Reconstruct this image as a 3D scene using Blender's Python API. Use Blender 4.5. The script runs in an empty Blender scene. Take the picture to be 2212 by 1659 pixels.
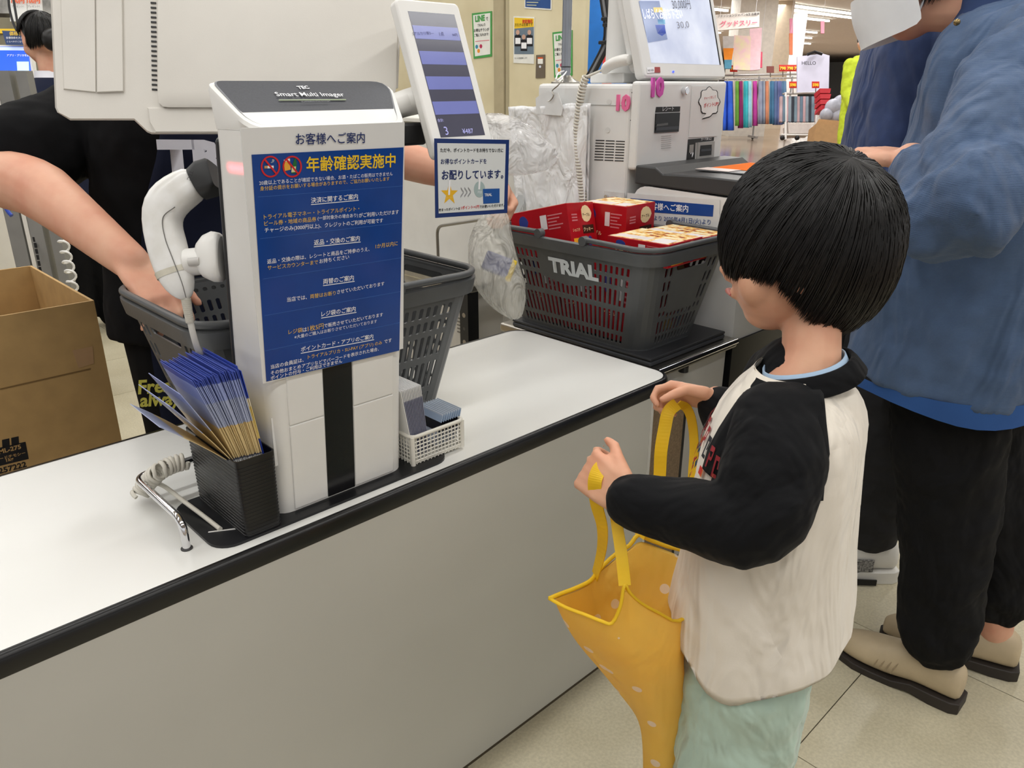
import bpy, bmesh, math, random
from mathutils import Vector as V, Matrix, Euler, noise as mnoise
from mathutils.geometry import delaunay_2d_cdt
random.seed(7)
sc = bpy.context.scene
COL = sc.collection
# ---------------------------------------------------------------- camera (frame 2212 x 1659)
FPX, CAMH, CX, CY = 1682.0, 1.2, 1106.0, 829.5
YAW, PITCH, ROLL = math.radians(44.03), math.radians(21.1), math.radians(0.05)
FWD = V((math.sin(YAW)*math.cos(PITCH), math.cos(YAW)*math.cos(PITCH), -math.sin(PITCH)))
_r = V((math.cos(YAW), -math.sin(YAW), 0)); _u = _r.cross(FWD)
RGT = _r*math.cos(ROLL)+_u*math.sin(ROLL); UPV = -_r*math.sin(ROLL)+_u*math.cos(ROLL)
CAM = V((0, 0, CAMH))
cd = bpy.data.cameras.new('camera'); cam = bpy.data.objects.new('camera', cd); COL.objects.link(cam)
cd.sensor_width = 36; cd.lens = FPX/2212*36; cd.clip_start = .02; cd.clip_end = 200
cam.matrix_world = Matrix(((RGT.x, UPV.x, -FWD.x, 0), (RGT.y, UPV.y, -FWD.y, 0), (RGT.z, UPV.z, -FWD.z, CAMH), (0, 0, 0, 1)))
sc.camera = cam
# ---------------------------------------------------------------- world, exposure
w = bpy.data.worlds.new('world'); sc.world = w; w.use_nodes = True
w.node_tree.nodes['Background'].inputs[0].default_value = (1, 1, .995, 1)
w.node_tree.nodes['Background'].inputs[1].default_value = .65
vs = sc.view_settings
vs.view_transform = 'Standard'; vs.look = 'None'; vs.gamma = 1; vs.use_curve_mapping = False
vs.exposure = 0.25
# ceiling strip rows of the store: the large lights
CEIL = 3.3
def area_row(x, y, sx, sy, power):
    l = bpy.data.lights.new('strip_light', 'AREA'); l.shape = 'RECTANGLE'; l.size = sx; l.size_y = sy
    l.energy = power; l.color = (1, .995, .98)
    o = bpy.data.objects.new('strip_light', l); COL.objects.link(o); o.location = (x, y, CEIL-.1)
for yy in (-2.6, -.8, 1.0, 2.8, 4.6, 6.4):
    area_row(1.4, yy, 8.5, .18, 62)
for yy in (4.6, 8.2, 11.8):
    area_row(15, yy, 16, .3, 260)
for yy in (13, 20, 27):
    area_row(42, yy, 40, .4, 1100)
# ---------------------------------------------------------------- pixel helpers (a pixel gives a direction, the plane gives the distance)
def ray(x, y): return FWD+RGT*((x-CX)/FPX)-UPV*((y-CY)/FPX)
def PZ(x, y, z): d = ray(x, y); return CAM+d*((z-CAMH)/d.z)
def PY(x, y, Y): d = ray(x, y); return CAM+d*(Y/d.y)
def PX(x, y, X): d = ray(x, y); return CAM+d*(X/d.x)
def PD(x, y, D): return CAM+ray(x, y)*D
def PP(x, y, pl): d = ray(x, y); return CAM+d*((pl[0]-CAM).dot(pl[1])/d.dot(pl[1]))
# ---------------------------------------------------------------- materials
def lin(c):
    c = c/255.0
    return c/12.92 if c <= .04045 else ((c+.055)/1.055)**2.4
def rgb(c): return (lin(c[0]), lin(c[1]), lin(c[2]), 1)
MATS = {}
def M(name, col=(200, 200, 200), rough=.5, metal=0, spec=.5, var=.04, vscale=12, bump=0, bscale=60, emit=0, alpha=1, trans=0, sheen=0, sss=0, coat=0, ior=1.45, col2=None):
    if name in MATS: return MATS[name]
    m = bpy.data.materials.new(name); m.use_nodes = True; nt = m.node_tree; N = nt.nodes; L = nt.links
    b = N['Principled BSDF']
    b.inputs['Roughness'].default_value = rough; b.inputs['Metallic'].default_value = metal
    b.inputs['Specular IOR Level'].default_value = spec; b.inputs['IOR'].default_value = ior
    b.inputs['Alpha'].default_value = alpha; b.inputs['Transmission Weight'].default_value = trans
    b.inputs['Sheen Weight'].default_value = sheen; b.inputs['Coat Weight'].default_value = coat
    if sss:
        b.inputs['Subsurface Weight'].default_value = sss; b.inputs['Subsurface Radius'].default_value = (.012, .005, .003)
    tc = N.new('ShaderNodeTexCoord'); nz = N.new('ShaderNodeTexNoise'); nz.inputs['Scale'].default_value = vscale; nz.inputs['Detail'].default_value = 4
    L.new(tc.outputs['Object'], nz.inputs['Vector'])
    rp = N.new('ShaderNodeValToRGB'); c = rgb(col)
    k = rgb(col2) if col2 else tuple(max(0, x*(1-var*2)) for x in c[:3])+(1,)
    rp.color_ramp.elements[0].color = k; rp.color_ramp.elements[1].color = c if col2 else tuple(min(1, x*(1+var)) for x in c[:3])+(1,)
    rp.color_ramp.elements[0].position = .32; rp.color_ramp.elements[1].position = .68
    L.new(nz.outputs['Fac'], rp.inputs['Fac']); L.new(rp.outputs['Color'], b.inputs['Base Color'])
    if bump:
        n2 = N.new('ShaderNodeTexNoise'); n2.inputs['Scale'].default_value = bscale; n2.inputs['Detail'].default_value = 5
        L.new(tc.outputs['Object'], n2.inputs['Vector'])
        bp = N.new('ShaderNodeBump'); bp.inputs['Strength'].default_value = bump; bp.inputs['Distance'].default_value = .003
        L.new(n2.outputs['Fac'], bp.inputs['Height']); L.new(bp.outputs['Normal'], b.inputs['Normal'])
    if emit:
        L.new(rp.outputs['Color'], b.inputs['Emission Color']); b.inputs['Emission Strength'].default_value = emit
    m.diffuse_color = c
    MATS[name] = m
    return m
def weave(m, scale=900, strength=.3, axis='Z'):
    """fine woven relief on a cloth material"""
    nt = m.node_tree; N = nt.nodes; L = nt.links; b = N['Principled BSDF']
    tc = N.new('ShaderNodeTexCoord'); wv = N.new('ShaderNodeTexWave'); wv.bands_direction = axis; wv.inputs['Scale'].default_value = scale
    wv.inputs['Distortion'].default_value = 1.5
    L.new(tc.outputs['Object'], wv.inputs['Vector'])
    bp = N.new('ShaderNodeBump'); bp.inputs['Strength'].default_value = strength; bp.inputs['Distance'].default_value = .001
    L.new(wv.outputs['Fac'], bp.inputs['Height'])
    old = b.inputs['Normal'].links
    if old: L.new(old[0].from_socket, bp.inputs['Normal'])
    L.new(bp.outputs['Normal'], b.inputs['Normal'])
    return m
def wrinkle(m, scale=9, strength=.6, stretch=(1, 1, .35), dist=.012):
    """soft cloth folds as relief"""
    nt = m.node_tree; N = nt.nodes; L = nt.links; b = N['Principled BSDF']
    tc = N.new('ShaderNodeTexCoord'); mp = N.new('ShaderNodeMapping'); mp.inputs['Scale'].default_value = stretch; L.new(tc.outputs['Object'], mp.inputs[0])
    nz = N.new('ShaderNodeTexNoise'); nz.inputs['Scale'].default_value = scale; nz.inputs['Detail'].default_value = 3; nz.inputs['Distortion'].default_value = .6; L.new(mp.outputs[0], nz.inputs['Vector'])
    bp = N.new('ShaderNodeBump'); bp.inputs['Strength'].default_value = strength; bp.inputs['Distance'].default_value = dist
    L.new(nz.outputs['Fac'], bp.inputs['Height']); old = b.inputs['Normal'].links
    if old: L.new(old[0].from_socket, bp.inputs['Normal'])
    L.new(bp.outputs['Normal'], b.inputs['Normal']); return m
def bands(name, stops, axis=2, lo=0, hi=1, rough=.5, spec=.5, wob=0):
    """printed colour bands along a local axis (flat print)"""
    m = M(name, (255, 255, 255), rough, spec=spec); nt = m.node_tree; N = nt.nodes; L = nt.links
    tc = N.new('ShaderNodeTexCoord'); sp = N.new('ShaderNodeSeparateXYZ'); L.new(tc.outputs['Object'], sp.inputs[0])
    mr = N.new('ShaderNodeMapRange'); mr.inputs[1].default_value = lo; mr.inputs[2].default_value = hi
    L.new(sp.outputs[axis], mr.inputs[0])
    r = N.new('ShaderNodeValToRGB'); r.color_ramp.interpolation = 'CONSTANT'
    e = r.color_ramp.elements
    while len(e) < len(stops): e.new(.5)
    for i, (p, c) in enumerate(stops): e[i].position = p; e[i].color = rgb(c)
    if wob:
        nz = N.new('ShaderNodeTexNoise'); nz.inputs['Scale'].default_value = 30; L.new(tc.outputs['Object'], nz.inputs['Vector'])
        ma = N.new('ShaderNodeMath'); ma.operation = 'MULTIPLY_ADD'; ma.inputs[1].default_value = wob
        L.new(nz.outputs['Fac'], ma.inputs[0]); L.new(mr.outputs[0], ma.inputs[2]); L.new(ma.outputs[0], r.inputs['Fac'])
    else: L.new(mr.outputs[0], r.inputs['Fac'])
    L.new(r.outputs['Color'], N['Principled BSDF'].inputs['Base Color'])
    return m
# ---------------------------------------------------------------- things and parts
def tag(o, label=None, cat=None, group=None, kind=None):
    if label: o['label'] = label
    if cat: o['category'] = cat
    if group: o['group'] = group
    if kind: o['kind'] = kind
    return o
def thing(name, label, cat, loc=(0, 0, 0), group=None, kind=None):
    o = bpy.data.objects.new(name, None); COL.objects.link(o); o.location = loc; o.empty_display_size = .05
    return tag(o, label, cat, group, kind)
def par(o, p):
    """parent, keeping world coordinates of the vertices"""
    o.parent = p
    if p.type == 'EMPTY': o.matrix_parent_inverse = Matrix.Translation(p.location).inverted()
    return o
class MB:
    def __init__(s): s.v = []; s.f = []; s.m = []
    def add(s, vs, fs, m=0):
        n = len(s.v); s.v += [tuple(x) for x in vs]; s.f += [tuple(i+n for i in f) for f in fs]; s.m += [m]*len(fs); return s
    def box(s, x0, x1, y0, y1, z0, z1, m=0):
        return s.add([(x0,y0,z0),(x1,y0,z0),(x1,y1,z0),(x0,y1,z0),(x0,y0,z1),(x1,y0,z1),(x1,y1,z1),(x0,y1,z1)],
            [(0,3,2,1),(4,5,6,7),(0,1,5,4),(1,2,6,5),(2,3,7,6),(3,0,4,7)], m)
    def obox(s, c, size, ex=(1,0,0), ey=(0,1,0), ez=(0,0,1), m=0):
        c, ex, ey, ez = V(c), V(ex).normalized(), V(ey).normalized(), V(ez).normalized()
        vs = [c+ex*(a*size[0]/2)+ey*(b*size[1]/2)+ez*(d*size[2]/2) for d in (-1, 1) for a, b in ((-1,-1),(1,-1),(1,1),(-1,1))]
        return s.add(vs, [(0,3,2,1),(4,5,6,7),(0,1,5,4),(1,2,6,5),(2,3,7,6),(3,0,4,7)], m)
    def quad(s, a, b, c, d, m=0): return s.add([a, b, c, d], [(0,1,2,3)], m)
    def slab(s, q, n, t, m=0):
        """flat polygon q extruded by -n*t"""
        k = len(q); n = V(n).normalized(); q = [V(p) for p in q]
        vs = q+[p-n*t for p in q]
        return s.add(vs, [tuple(range(k)), tuple(range(2*k-1, k-1, -1))]+[(i, i+k, (i+1) % k+k, (i+1) % k) for i in range(k)], m)
    def loft(s, rings, cap=True, m=0, close=True):
        n = len(rings[0]); vs = [p for r in rings for p in r]; fs = []
        for i in range(len(rings)-1):
            for j in range(n if close else n-1):
                k = (j+1) % n
                fs.append((i*n+j, i*n+k, (i+1)*n+k, (i+1)*n+j))
        if cap:
            fs.append(tuple(range(n-1, -1, -1))); b = (len(rings)-1)*n; fs.append(tuple(range(b, b+n)))
        return s.add(vs, fs, m)
    def tube(s, path, r, n=8, cap=True, m=0, closed=False, flat=None):
        P = [V(p) for p in path]; rings = []; up = None; L = len(P)
        for i, p in enumerate(P):
            if closed: t = (P[(i+1) % L]-P[i-1])
            else: t = (P[min(i+1, L-1)]-P[max(i-1, 0)])
            t.normalize()
            if up is None:
                up = V((0, 0, 1)) if abs(t.z) < .9 else V((1, 0, 0))
            a = t.cross(up)
            if a.length < 1e-6: a = t.orthogonal()
            a.normalize(); b = a.cross(t); up = b
            rr = r[i] if isinstance(r, (list, tuple)) else r
            ra, rb = (rr, rr) if flat is None else (rr, rr*flat)
            rings.append([p+a*(ra*math.cos(2*math.pi*k/n))+b*(rb*math.sin(2*math.pi*k/n)) for k in range(n)])
        if closed: rings.append(rings[0]); cap = False
        return s.loft(rings, cap, m)
    def ell(s, c, r, nu=16, nv=10, m=0, rot=None):
        c = V(c); r = r if isinstance(r, (tuple, list)) else (r, r, r); rings = []
        for i in range(1, nv):
            th = math.pi*i/nv
            ring = []
            for j in range(nu):
                ph = 2*math.pi*j/nu
                p = V((r[0]*math.sin(th)*math.cos(ph), r[1]*math.sin(th)*math.sin(ph), -r[2]*math.cos(th)))
                ring.append(c+(rot@p if rot else p))
            rings.append(ring)
        n0 = len(s.v); s.loft(rings, False, m)
        a = V((0, 0, -r[2])); b = V((0, 0, r[2]))
        if rot: a = rot@a; b = rot@b
        i0 = len(s.v); s.v += [tuple(c+a), tuple(c+b)]
        for j in range(nu):
            k = (j+1) % nu
            s.f.append((n0+k, n0+j, i0)); s.m.append(m)
            e = n0+(nv-2)*nu
            s.f.append((e+j, e+k, i0+1)); s.m.append(m)
        return s
    def cyl(s, a, b, r, n=16, m=0, r2=None): return s.tube([a, b], [r, r if r2 is None else r2], n, True, m)
    def xf(s, mat):
        s.v = [tuple(mat@V(p)) for p in s.v]; return s
    def mesh(s, name):
        me = bpy.data.meshes.new(name); me.from_pydata(s.v, [], s.f); return me
    def obj(s, name, mats, parent=None, smooth=None, bevel=0, sub=0, seg=2, kind=None, label=None, remesh=0, smo=0, noisy=None, local=False, rsmooth=True):
        me = s.mesh(name)
        mats = mats if isinstance(mats, (list, tuple)) else [mats]
        for mm in mats: me.materials.append(mm)
        if len(mats) > 1: me.polygons.foreach_set('material_index', s.m)
        bm = bmesh.new(); bm.from_mesh(me)
        bmesh.ops.recalc_face_normals(bm, faces=bm.faces); bm.to_mesh(me); bm.free()
        if smooth is not None:
            me.polygons.foreach_set('use_smooth', [True]*len(me.polygons))
            if smooth < 180: me.set_sharp_from_angle(angle=math.radians(smooth))
        o = bpy.data.objects.new(name, me); COL.objects.link(o)
        if remesh:
            d = o.modifiers.new('r', 'REMESH'); d.mode = 'VOXEL'; d.voxel_size = remesh; d.use_smooth_shade = True
        if smo:
            d = o.modifiers.new('s', 'SMOOTH'); d.factor = .5; d.iterations = smo
        if sub:
            d = o.modifiers.new('sub', 'SUBSURF'); d.levels = sub; d.render_levels = sub
        for (sz, st) in (noisy or []):
            t = bpy.data.textures.new('folds', 'CLOUDS'); t.noise_scale = sz; t.noise_depth = 2
            d = o.modifiers.new('d', 'DISPLACE'); d.texture = t; d.strength = st; d.texture_coords = 'GLOBAL'
        if bevel:
            d = o.modifiers.new('b', 'BEVEL'); d.width = bevel; d.segments = seg; d.limit_method = 'ANGLE'; d.angle_limit = math.radians(40); d.harden_normals = False
        if parent:
            if local: o.parent = parent
            else: par(o, parent)
        if kind: o['kind'] = kind
        if label: o['label'] = label
        return o
def arc(p0, p1, p2, n=5):
    """round a corner p0-p1-p2 (quadratic)"""
    p0, p1, p2 = V(p0), V(p1), V(p2)
    return [p0*(1-t)**2+p1*(2*t*(1-t))+p2*t*t for t in [i/n for i in range(n+1)]]
def fillet(path, r, n=4):
    P = [V(p) for p in path]; out = [P[0]]
    for i in range(1, len(P)-1):
        a = (P[i-1]-P[i]); b = (P[i+1]-P[i]); ra = min(r, a.length*.48); rb = min(r, b.length*.48)
        out += arc(P[i]+a.normalized()*ra, P[i], P[i]+b.normalized()*rb, n)
    return out+[P[-1]]
def spline(pts, n=8):
    """Catmull-Rom through pts"""
    P = [V(p) for p in pts]; P = [P[0]*2-P[1]]+P+[P[-1]*2-P[-2]]; out = []
    for i in range(1, len(P)-2):
        for k in range(n):
            t = k/n; a, b, c, d = P[i-1:i+3]
            out.append(.5*((2*b)+(c-a)*t+(2*a-5*b+4*c-d)*t*t+(3*b-a-3*c+d)*t**3))
    return out+[P[-2]]
def rrect(x0, x1, y0, y1, r, n=4):
    out = []
    for cx, cy, a0 in ((x1-r, y0+r, -90), (x1-r, y1-r, 0), (x0+r, y1-r, 90), (x0+r, y0+r, 180)):
        for k in range(n+1):
            a = math.radians(a0+90*k/n); out.append((cx+r*math.cos(a), cy+r*math.sin(a)))
    return out
def coil(path, R, turns, r, n=6, per=9):
    """helix around a path"""
    P = spline(path, 12); L = [0]
    for i in range(1, len(P)): L.append(L[-1]+(P[i]-P[i-1]).length)
    out = []; N = int(turns*per); up = V((.3, .2, 1)).normalized(); j = 0
    for i in range(N+1):
        s = L[-1]*i/N
        while j < len(L)-2 and L[j+1] < s: j += 1
        t = (s-L[j])/max(1e-9, L[j+1]-L[j]); p = P[j].lerp(P[j+1], t); d = (P[j+1]-P[j]).normalized()
        a = d.cross(up); a = a.normalized() if a.length > 1e-4 else d.orthogonal().normalized(); b = a.cross(d)
        ang = 2*math.pi*i/per
        out.append(p+a*(R*math.cos(ang))+b*(R*math.sin(ang)))
    return MB().tube(out, r, n)
# ---------------------------------------------------------------- lettering
TXT = {}
def tmesh(s, bold, ext=0):
    k = (s, bold, ext)
    if k not in TXT:
        cjk = any(ord(c) > 255 for c in s)
        cu = bpy.data.curves.new('t', 'FONT'); cu.body = s; cu.size = 1; cu.offset = 0 if cjk else bold; cu.resolution_u = 2; cu.extrude = ext; cu.fill_mode = 'BOTH' if ext else 'FRONT'
        o = bpy.data.objects.new('t', cu); COL.objects.link(o)
        dg = bpy.context.evaluated_depsgraph_get(); me = bpy.data.meshes.new_from_object(o.evaluated_get(dg))
        bpy.data.objects.remove(o); bpy.data.curves.remove(cu)
        if cjk and bold:
            vs = [v.co.copy() for v in me.vertices]; fs = [tuple(p.vertices) for p in me.polygons]; V2 = []; F2 = []
            for i, (dx, dy) in enumerate(((0, 0), (1, 0), (-1, 0), (0, 1), (0, -1))):
                n = len(V2); V2 += [(c.x+dx*bold*.8, c.y+dy*bold*.8, c.z+i*.0004) for c in vs]; F2 += [tuple(q+n for q in f) for f in fs]
            me = bpy.data.meshes.new('t'); me.from_pydata(V2, [], F2)
        xs = [v.co.x for v in me.vertices] or [0, 1]; ys = [v.co.y for v in me.vertices] or [0, 1]
        TXT[k] = (me, min(xs), max(xs), min(ys), max(ys))
    return TXT[k]
def ltext(s, p0, right, up, width, mat, parent, height=None, bold=0.0, ext=0, name='lettering', lift=.0006, skew=0):
    """text whose ink box starts at p0 (lower left) and is `width` wide along `right`"""
    me0, x0, x1, y0, y1 = tmesh(s, bold, ext)
    me = me0.copy(); me.materials.clear(); me.materials.append(mat)
    right, up = V(right).normalized(), V(up).normalized(); n = right.cross(up)
    kx = width/(x1-x0); ky = kx if height is None else height/(y1-y0)
    p0 = V(p0)+n*lift
    for v in me.vertices:
        c = v.co
        v.co = p0+right*((c.x-x0)*kx+skew*(c.y-y0)*ky)+up*((c.y-y0)*ky)+n*(c.z*kx)
    o = bpy.data.objects.new(name, me); COL.objects.link(o)
    return par(o, parent)
def ptext(s, a, b, pl, mat, parent, hpx=None, **kw):
    """text between two baseline pixels on plane pl"""
    A, B = PP(a[0], a[1], pl), PP(b[0], b[1], pl); r = (B-A); n = pl[1]
    if n.dot(CAM-A) < 0: n = -n
    up = n.cross(r).normalized(); h = None
    if hpx: h = hpx/((B-A).length and (math.hypot(b[0]-a[0], b[1]-a[1])/(B-A).length))
    return ltext(s, A, r, up, r.length, mat, parent, height=h, **kw)
def ppoly(pts, pl, mat, parent, name, t=.0008, lift=.0004, label=None):
    n = pl[1].copy(); A = PP(pts[0][0], pts[0][1], pl)
    if n.dot(CAM-A) < 0: n = -n
    q = [PP(x, y, pl)+n*(lift+t) for x, y in pts]
    return MB().slab(q, n, t).obj(name, mat, parent, label=label)
def pellipse(c, rx, ry, n=24): return [(c[0]+rx*math.cos(2*math.pi*k/n), c[1]+ry*math.sin(2*math.pi*k/n)) for k in range(n)]
# common materials
WHITE = M('white_plastic', (232, 231, 227), .35, var=.015)
CREAM = M('cream_plastic', (214, 210, 202), .45, var=.015, bump=.03, bscale=500)
BLACK = M('black_plastic', (22, 22, 24), .4, var=.1)
DARK = M('charcoal_plastic', (52, 53, 56), .45, var=.06)
CHROME = M('chrome', (225, 225, 228), .12, 1, var=.02)
STEEL = M('stainless_steel', (176, 172, 164), .3, 1, var=.05, vscale=40)
INK_W = M('white_print', (240, 241, 244), .5, var=0)
INK_K = M('black_print', (18, 18, 24), .5, var=0)
INK_N = M('navy_print', (24, 42, 98), .5, var=0)
INK_Y = M('yellow_print', (236, 196, 40), .5, var=0)
INK_R = M('red_print', (206, 34, 38), .5, var=0)
# ================================================================ SETTING
FLOORM = M('floor_vinyl', (203, 195, 170), .34, var=.06, vscale=5, bump=.02, bscale=300, col2=(186, 177, 150))
def speckle(m, scale=420, amt=.25):
    nt = m.node_tree; N = nt.nodes; L = nt.links; b = N['Principled BSDF']; src = b.inputs['Base Color'].links[0].from_socket
    tc = N.new('ShaderNodeTexCoord'); nz = N.new('ShaderNodeTexNoise'); nz.inputs['Scale'].default_value = scale; nz.inputs['Detail'].default_value = 3
    L.new(tc.outputs['Object'], nz.inputs['Vector'])
    mr = N.new('ShaderNodeMapRange'); mr.inputs[1].default_value = .35; mr.inputs[2].default_value = .65; mr.inputs[3].default_value = 1-amt; mr.inputs[4].default_value = 1+amt*.3
    L.new(nz.outputs['Fac'], mr.inputs[0])
    mx = N.new('ShaderNodeMix'); mx.data_type = 'RGBA'; mx.blend_type = 'MULTIPLY'; mx.inputs[0].default_value = 1
    L.new(src, mx.inputs[6]); L.new(mr.outputs[0], mx.inputs[7]); L.new(mx.outputs[2], b.inputs['Base Color'])
    return m
speckle(FLOORM, 160, .12)
JOINT = M('floor_joint', (62, 52, 40), .7, var=.1)
FARFLOOR = M('far_floor', (126, 104, 84), .16, var=.1, vscale=.7, col2=(152, 134, 114))
T = .4717; TX, TY = 1.181, .446      # joint positions found from the photograph
fl = MB().box(-12, 90, -12, 60, -.1, -.003).obj('floor', JOINT, kind='structure')
tm = MB().box(-T/2+.0011, T/2-.0011, -T/2+.0011, T/2-.0011, -.003, 0).mesh('tile'); tm.materials.append(FLOORM)
ft = MB().box(-12, 90, -12, 60, -.0029, -.0006)
for i in range(-3, 11):
    for j in range(-3, 10):
        o = bpy.data.objects.new('tile', tm); COL.objects.link(o); o.location = (TX+T*(i+.5), TY+T*(j+.5), 0); o.parent = fl
far = MB(); x1 = TX+T*11; y1 = TY+T*10; x0 = TX-T*3; y0 = TY-T*3
far.box(x1, 90, -12, 60, -.003, 0); far.box(x0, x1, y1, 60, -.003, 0); far.box(-12, x0, -12, 60, -.003, 0); far.box(x0, x1, -12, y0, -.003, 0)
far.obj('floor_far', FARFLOOR, fl)
CEILM = M('ceiling_board', (226, 224, 219), .9, var=.03)
MB().box(-12, 90, -12, 60, CEIL, CEIL+.1).obj('ceiling', CEILM, kind='structure')
WALLM = M('wall_paint', (225, 222, 215), .8, var=.02)
MB().box(-12, 90, 55, 55.2, 0, CEIL).obj('wall_back', WALLM, kind='structure')
MB().box(85, 85.2, -12, 55, 0, CEIL).obj('wall_right', WALLM, kind='structure')
# ================================================================ CHECKOUT COUNTER
ZT = .6375; YF, YB, XR = .848, 1.316, 1.298
TOPM = M('white_laminate', (226, 226, 222), .22, var=.015, vscale=3, spec=.5)
PANELM = M('grey_laminate', (190, 188, 180), .4, var=.02, vscale=3)
ct = thing('checkout_counter', 'long white topped checkout counter with black rubber edging and grey front panel', 'counter', (.4, 1.08, 0))
E_ = .012
pl = rrect(-1.6, XR-.006, YF+.006, YB-.004, .045, 6)
MB().slab([(x, y, ZT) for x, y in pl], (0, 0, 1), .026).obj('worktop', TOPM, ct, smooth=30)
# rubber edging: rounded band around the top
rings = []
for (off, dz) in ((-.004, 0.0005), (.003, .0), (.006, -.006), (.006, -.026), (.002, -.031), (-.006, -.031)):
    rings.append([(x, y, ZT+dz) for x, y in rrect(-1.6-off, XR-.006+off, YF+.006-off, YB-.004+off, .045+off, 6)])
MB().loft(rings, False).obj('edging', M('black_rubber', (17, 17, 18), .32, var=.08, vscale=30), ct, smooth=60)
MB().box(-1.5, 1.212, YF+.001, YF+.019, .014, ZT-.026).obj('front_panel', PANELM, ct)
MB().box(1.2125, 1.2215, YF-.0005, YF+.02, .014, ZT-.026).obj('corner_trim', M('light_grey_trim', (205, 203, 196), .4), ct, bevel=.002)
MB().box(1.2, 1.22, YF+.02, 1.28, .014, ZT-.026).obj('end_panel', M('brown_board', (128, 106, 82), .75, var=.1, vscale=150), ct)
MB().box(-1.5, 1.2, YF+.006, 1.27, 0, .0138).obj('kick_strip', M('brown_kick', (74, 64, 48), .6), ct)
MB().box(-1.5, 1.2, 1.262, 1.28, .014, ZT-.026).obj('rear_panel', PANELM, ct)

# ---------------------------------------------------------------- scanner tower
tw = thing('scanner_tower', 'white checkout scanner tower with dark sloping top and black centre strip', 'scanner', (.53, .94, ZT))
pb = rrect(.322, .712, .874, 1.03, .03, 6)
MB().slab([(x, y, ZT+.004) for x, y in pb], (0, 0, 1), .0039).obj('base_plate', M('black_plate', (24, 25, 28), .35, var=.1), tw, smooth=30)
MB().obox((.352, .915, ZT+.0043), (.045, .0022, .0008), ex=(.86, -.5, 0), ey=(.5, .86, 0)).obj('plate_seam', WHITE, tw)
def yfront(z): return .897-(z-ZT)*.085
def ring(z, l, r, lb, rb, yb, c=.022, dy=0):
    yf = yfront(z)+dy
    P = [(l, yf), (r, yf), (rb, yb), (lb, yb)]; out = []
    cs = (c, c, .012, .012)
    for i in range(4):
        a, p, b = V(P[i-1]), V(P[i]), V(P[(i+1) % 4])
        for q in arc(p+(a-p).normalized()*cs[i], p, p+(b-p).normalized()*cs[i], 5): out.append((q.x, q.y, z))
    return out
R_ = []
for z, k in ((ZT+.004, 0), (.75, .2), (.88, .45), (1.0, .7), (1.1, .9), (1.15, 1)):
    R_.append(ring(z, .4225, .630, .418-.004*k, .655+.014*k, 1.0-.07*k))
shell = MB().loft(R_, True)
shell.obj('shell', WHITE, tw, smooth=40)
# sloping cap
def cap(dz, ins):
    P = [(.424+ins, yfront(1.15)+ins, 1.150+dz), (.631-ins, yfront(1.15)+ins, 1.150+dz), (.669-ins, .93-ins*.6, 1.1985+dz), (.4125+ins, .93-ins*.6, 1.1985+dz)]; out = []
    cs = (.03, .012, .03, .01)
    for i in range(4):
        a, p, b = V(P[i-1]), V(P[i]), V(P[(i+1) % 4])
        out += [tuple(q) for q in arc(p+(a-p).normalized()*cs[i], p, p+(b-p).normalized()*cs[i], 5)]
    return out
MB().loft([[(x, y, 1.1502) for x, y, z in cap(0, .001)], cap(-.003, -.002), cap(.002, -.0005), cap(.003, .003)], True).obj('cap', WHITE, tw, smooth=40)
capn = (V(cap(0, .006)[5])-V(cap(0, .006)[0])).cross(V(cap(0, .006)[-1])-V(cap(0, .006)[0])).normalized()
TPAN = M('dark_carbon_panel', (68, 70, 77), .35, var=.06, vscale=400)
MB().slab(cap(.0042, .0065), (0, 0, 1), .0015).obj('top_panel', TPAN, tw, smooth=30)
MB().loft([cap(.0034, .0045), cap(.0040, .0045), cap(.0040, .0066), cap(.0034, .0066)], False).obj('top_panel_rim', M('grey_rim', (128, 130, 135), .35), tw, smooth=40)
c0 = cap(.0044, 0); capl = (V(c0[2]), (V(c0[8])-V(c0[2])).cross(V(c0[14])-V(c0[8])).normalized())
ptext('TEC', (645, 196), (669, 195), capl, INK_W, tw, bold=.03, lift=.0022)
ptext('Smart Multi Imager', (600, 214), (747, 214), capl, INK_W, tw, bold=.005, lift=.0022)
ppoly([(602, 217), (747, 216), (747, 217.4), (602, 218.4)], capl, M('pale_green_print', (170, 184, 150)), tw, 'underline')
ptext('SCANNING POS SYSTEM', (651, 224), (713, 223), capl, M('grey_print', (140, 142, 148)), tw, hpx=4, lift=.0022)
# dark rear housing
Rr = []
for z, k in ((ZT+.004, 0), (.88, .45), (1.0, .7), (1.12, .95), (1.14, 1)):
    y0 = 1.0-.07*k; w_ = .012*(1-k)
    Rr.append([(.417-.004*k-.002, y0-.006, z), (.65+.014*k, y0-.006, z), (.64, y0+.035-w_, z), (.432, y0+.035-w_, z)])
MB().loft(Rr).obj('rear_housing', DARK, tw, bevel=.004)
# lower front panels, black strip, seams
def strip(x0, x1, z0, z1, out, t=.004):
    return MB().add([(x0, yfront(z0)-out, z0), (x1, yfront(z0)-out, z0), (x1, yfront(z1)-out, z1), (x0, yfront(z1)-out, z1),
        (x0, yfront(z0)-out+t, z0), (x1, yfront(z0)-out+t, z0), (x1, yfront(z1)-out+t, z1), (x0, yfront(z1)-out+t, z1)],
        [(0,1,2,3),(7,6,5,4),(0,4,5,1),(1,5,6,2),(2,6,7,3),(3,7,4,0)])
strip(.4975, .5425, ZT+.006, .90, .0012).obj('black_strip', M('gloss_black', (22, 22, 24), .22, var=.05), tw)
for x0, x1 in ((.444, .4965), (.5435, .612)):
    for z0, z1 in ((ZT+.007, .7745), (.7755, .90)):
        strip(x0, x1, z0, z1, .0022).obj('front_panel', WHITE, tw, bevel=.0015)
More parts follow.
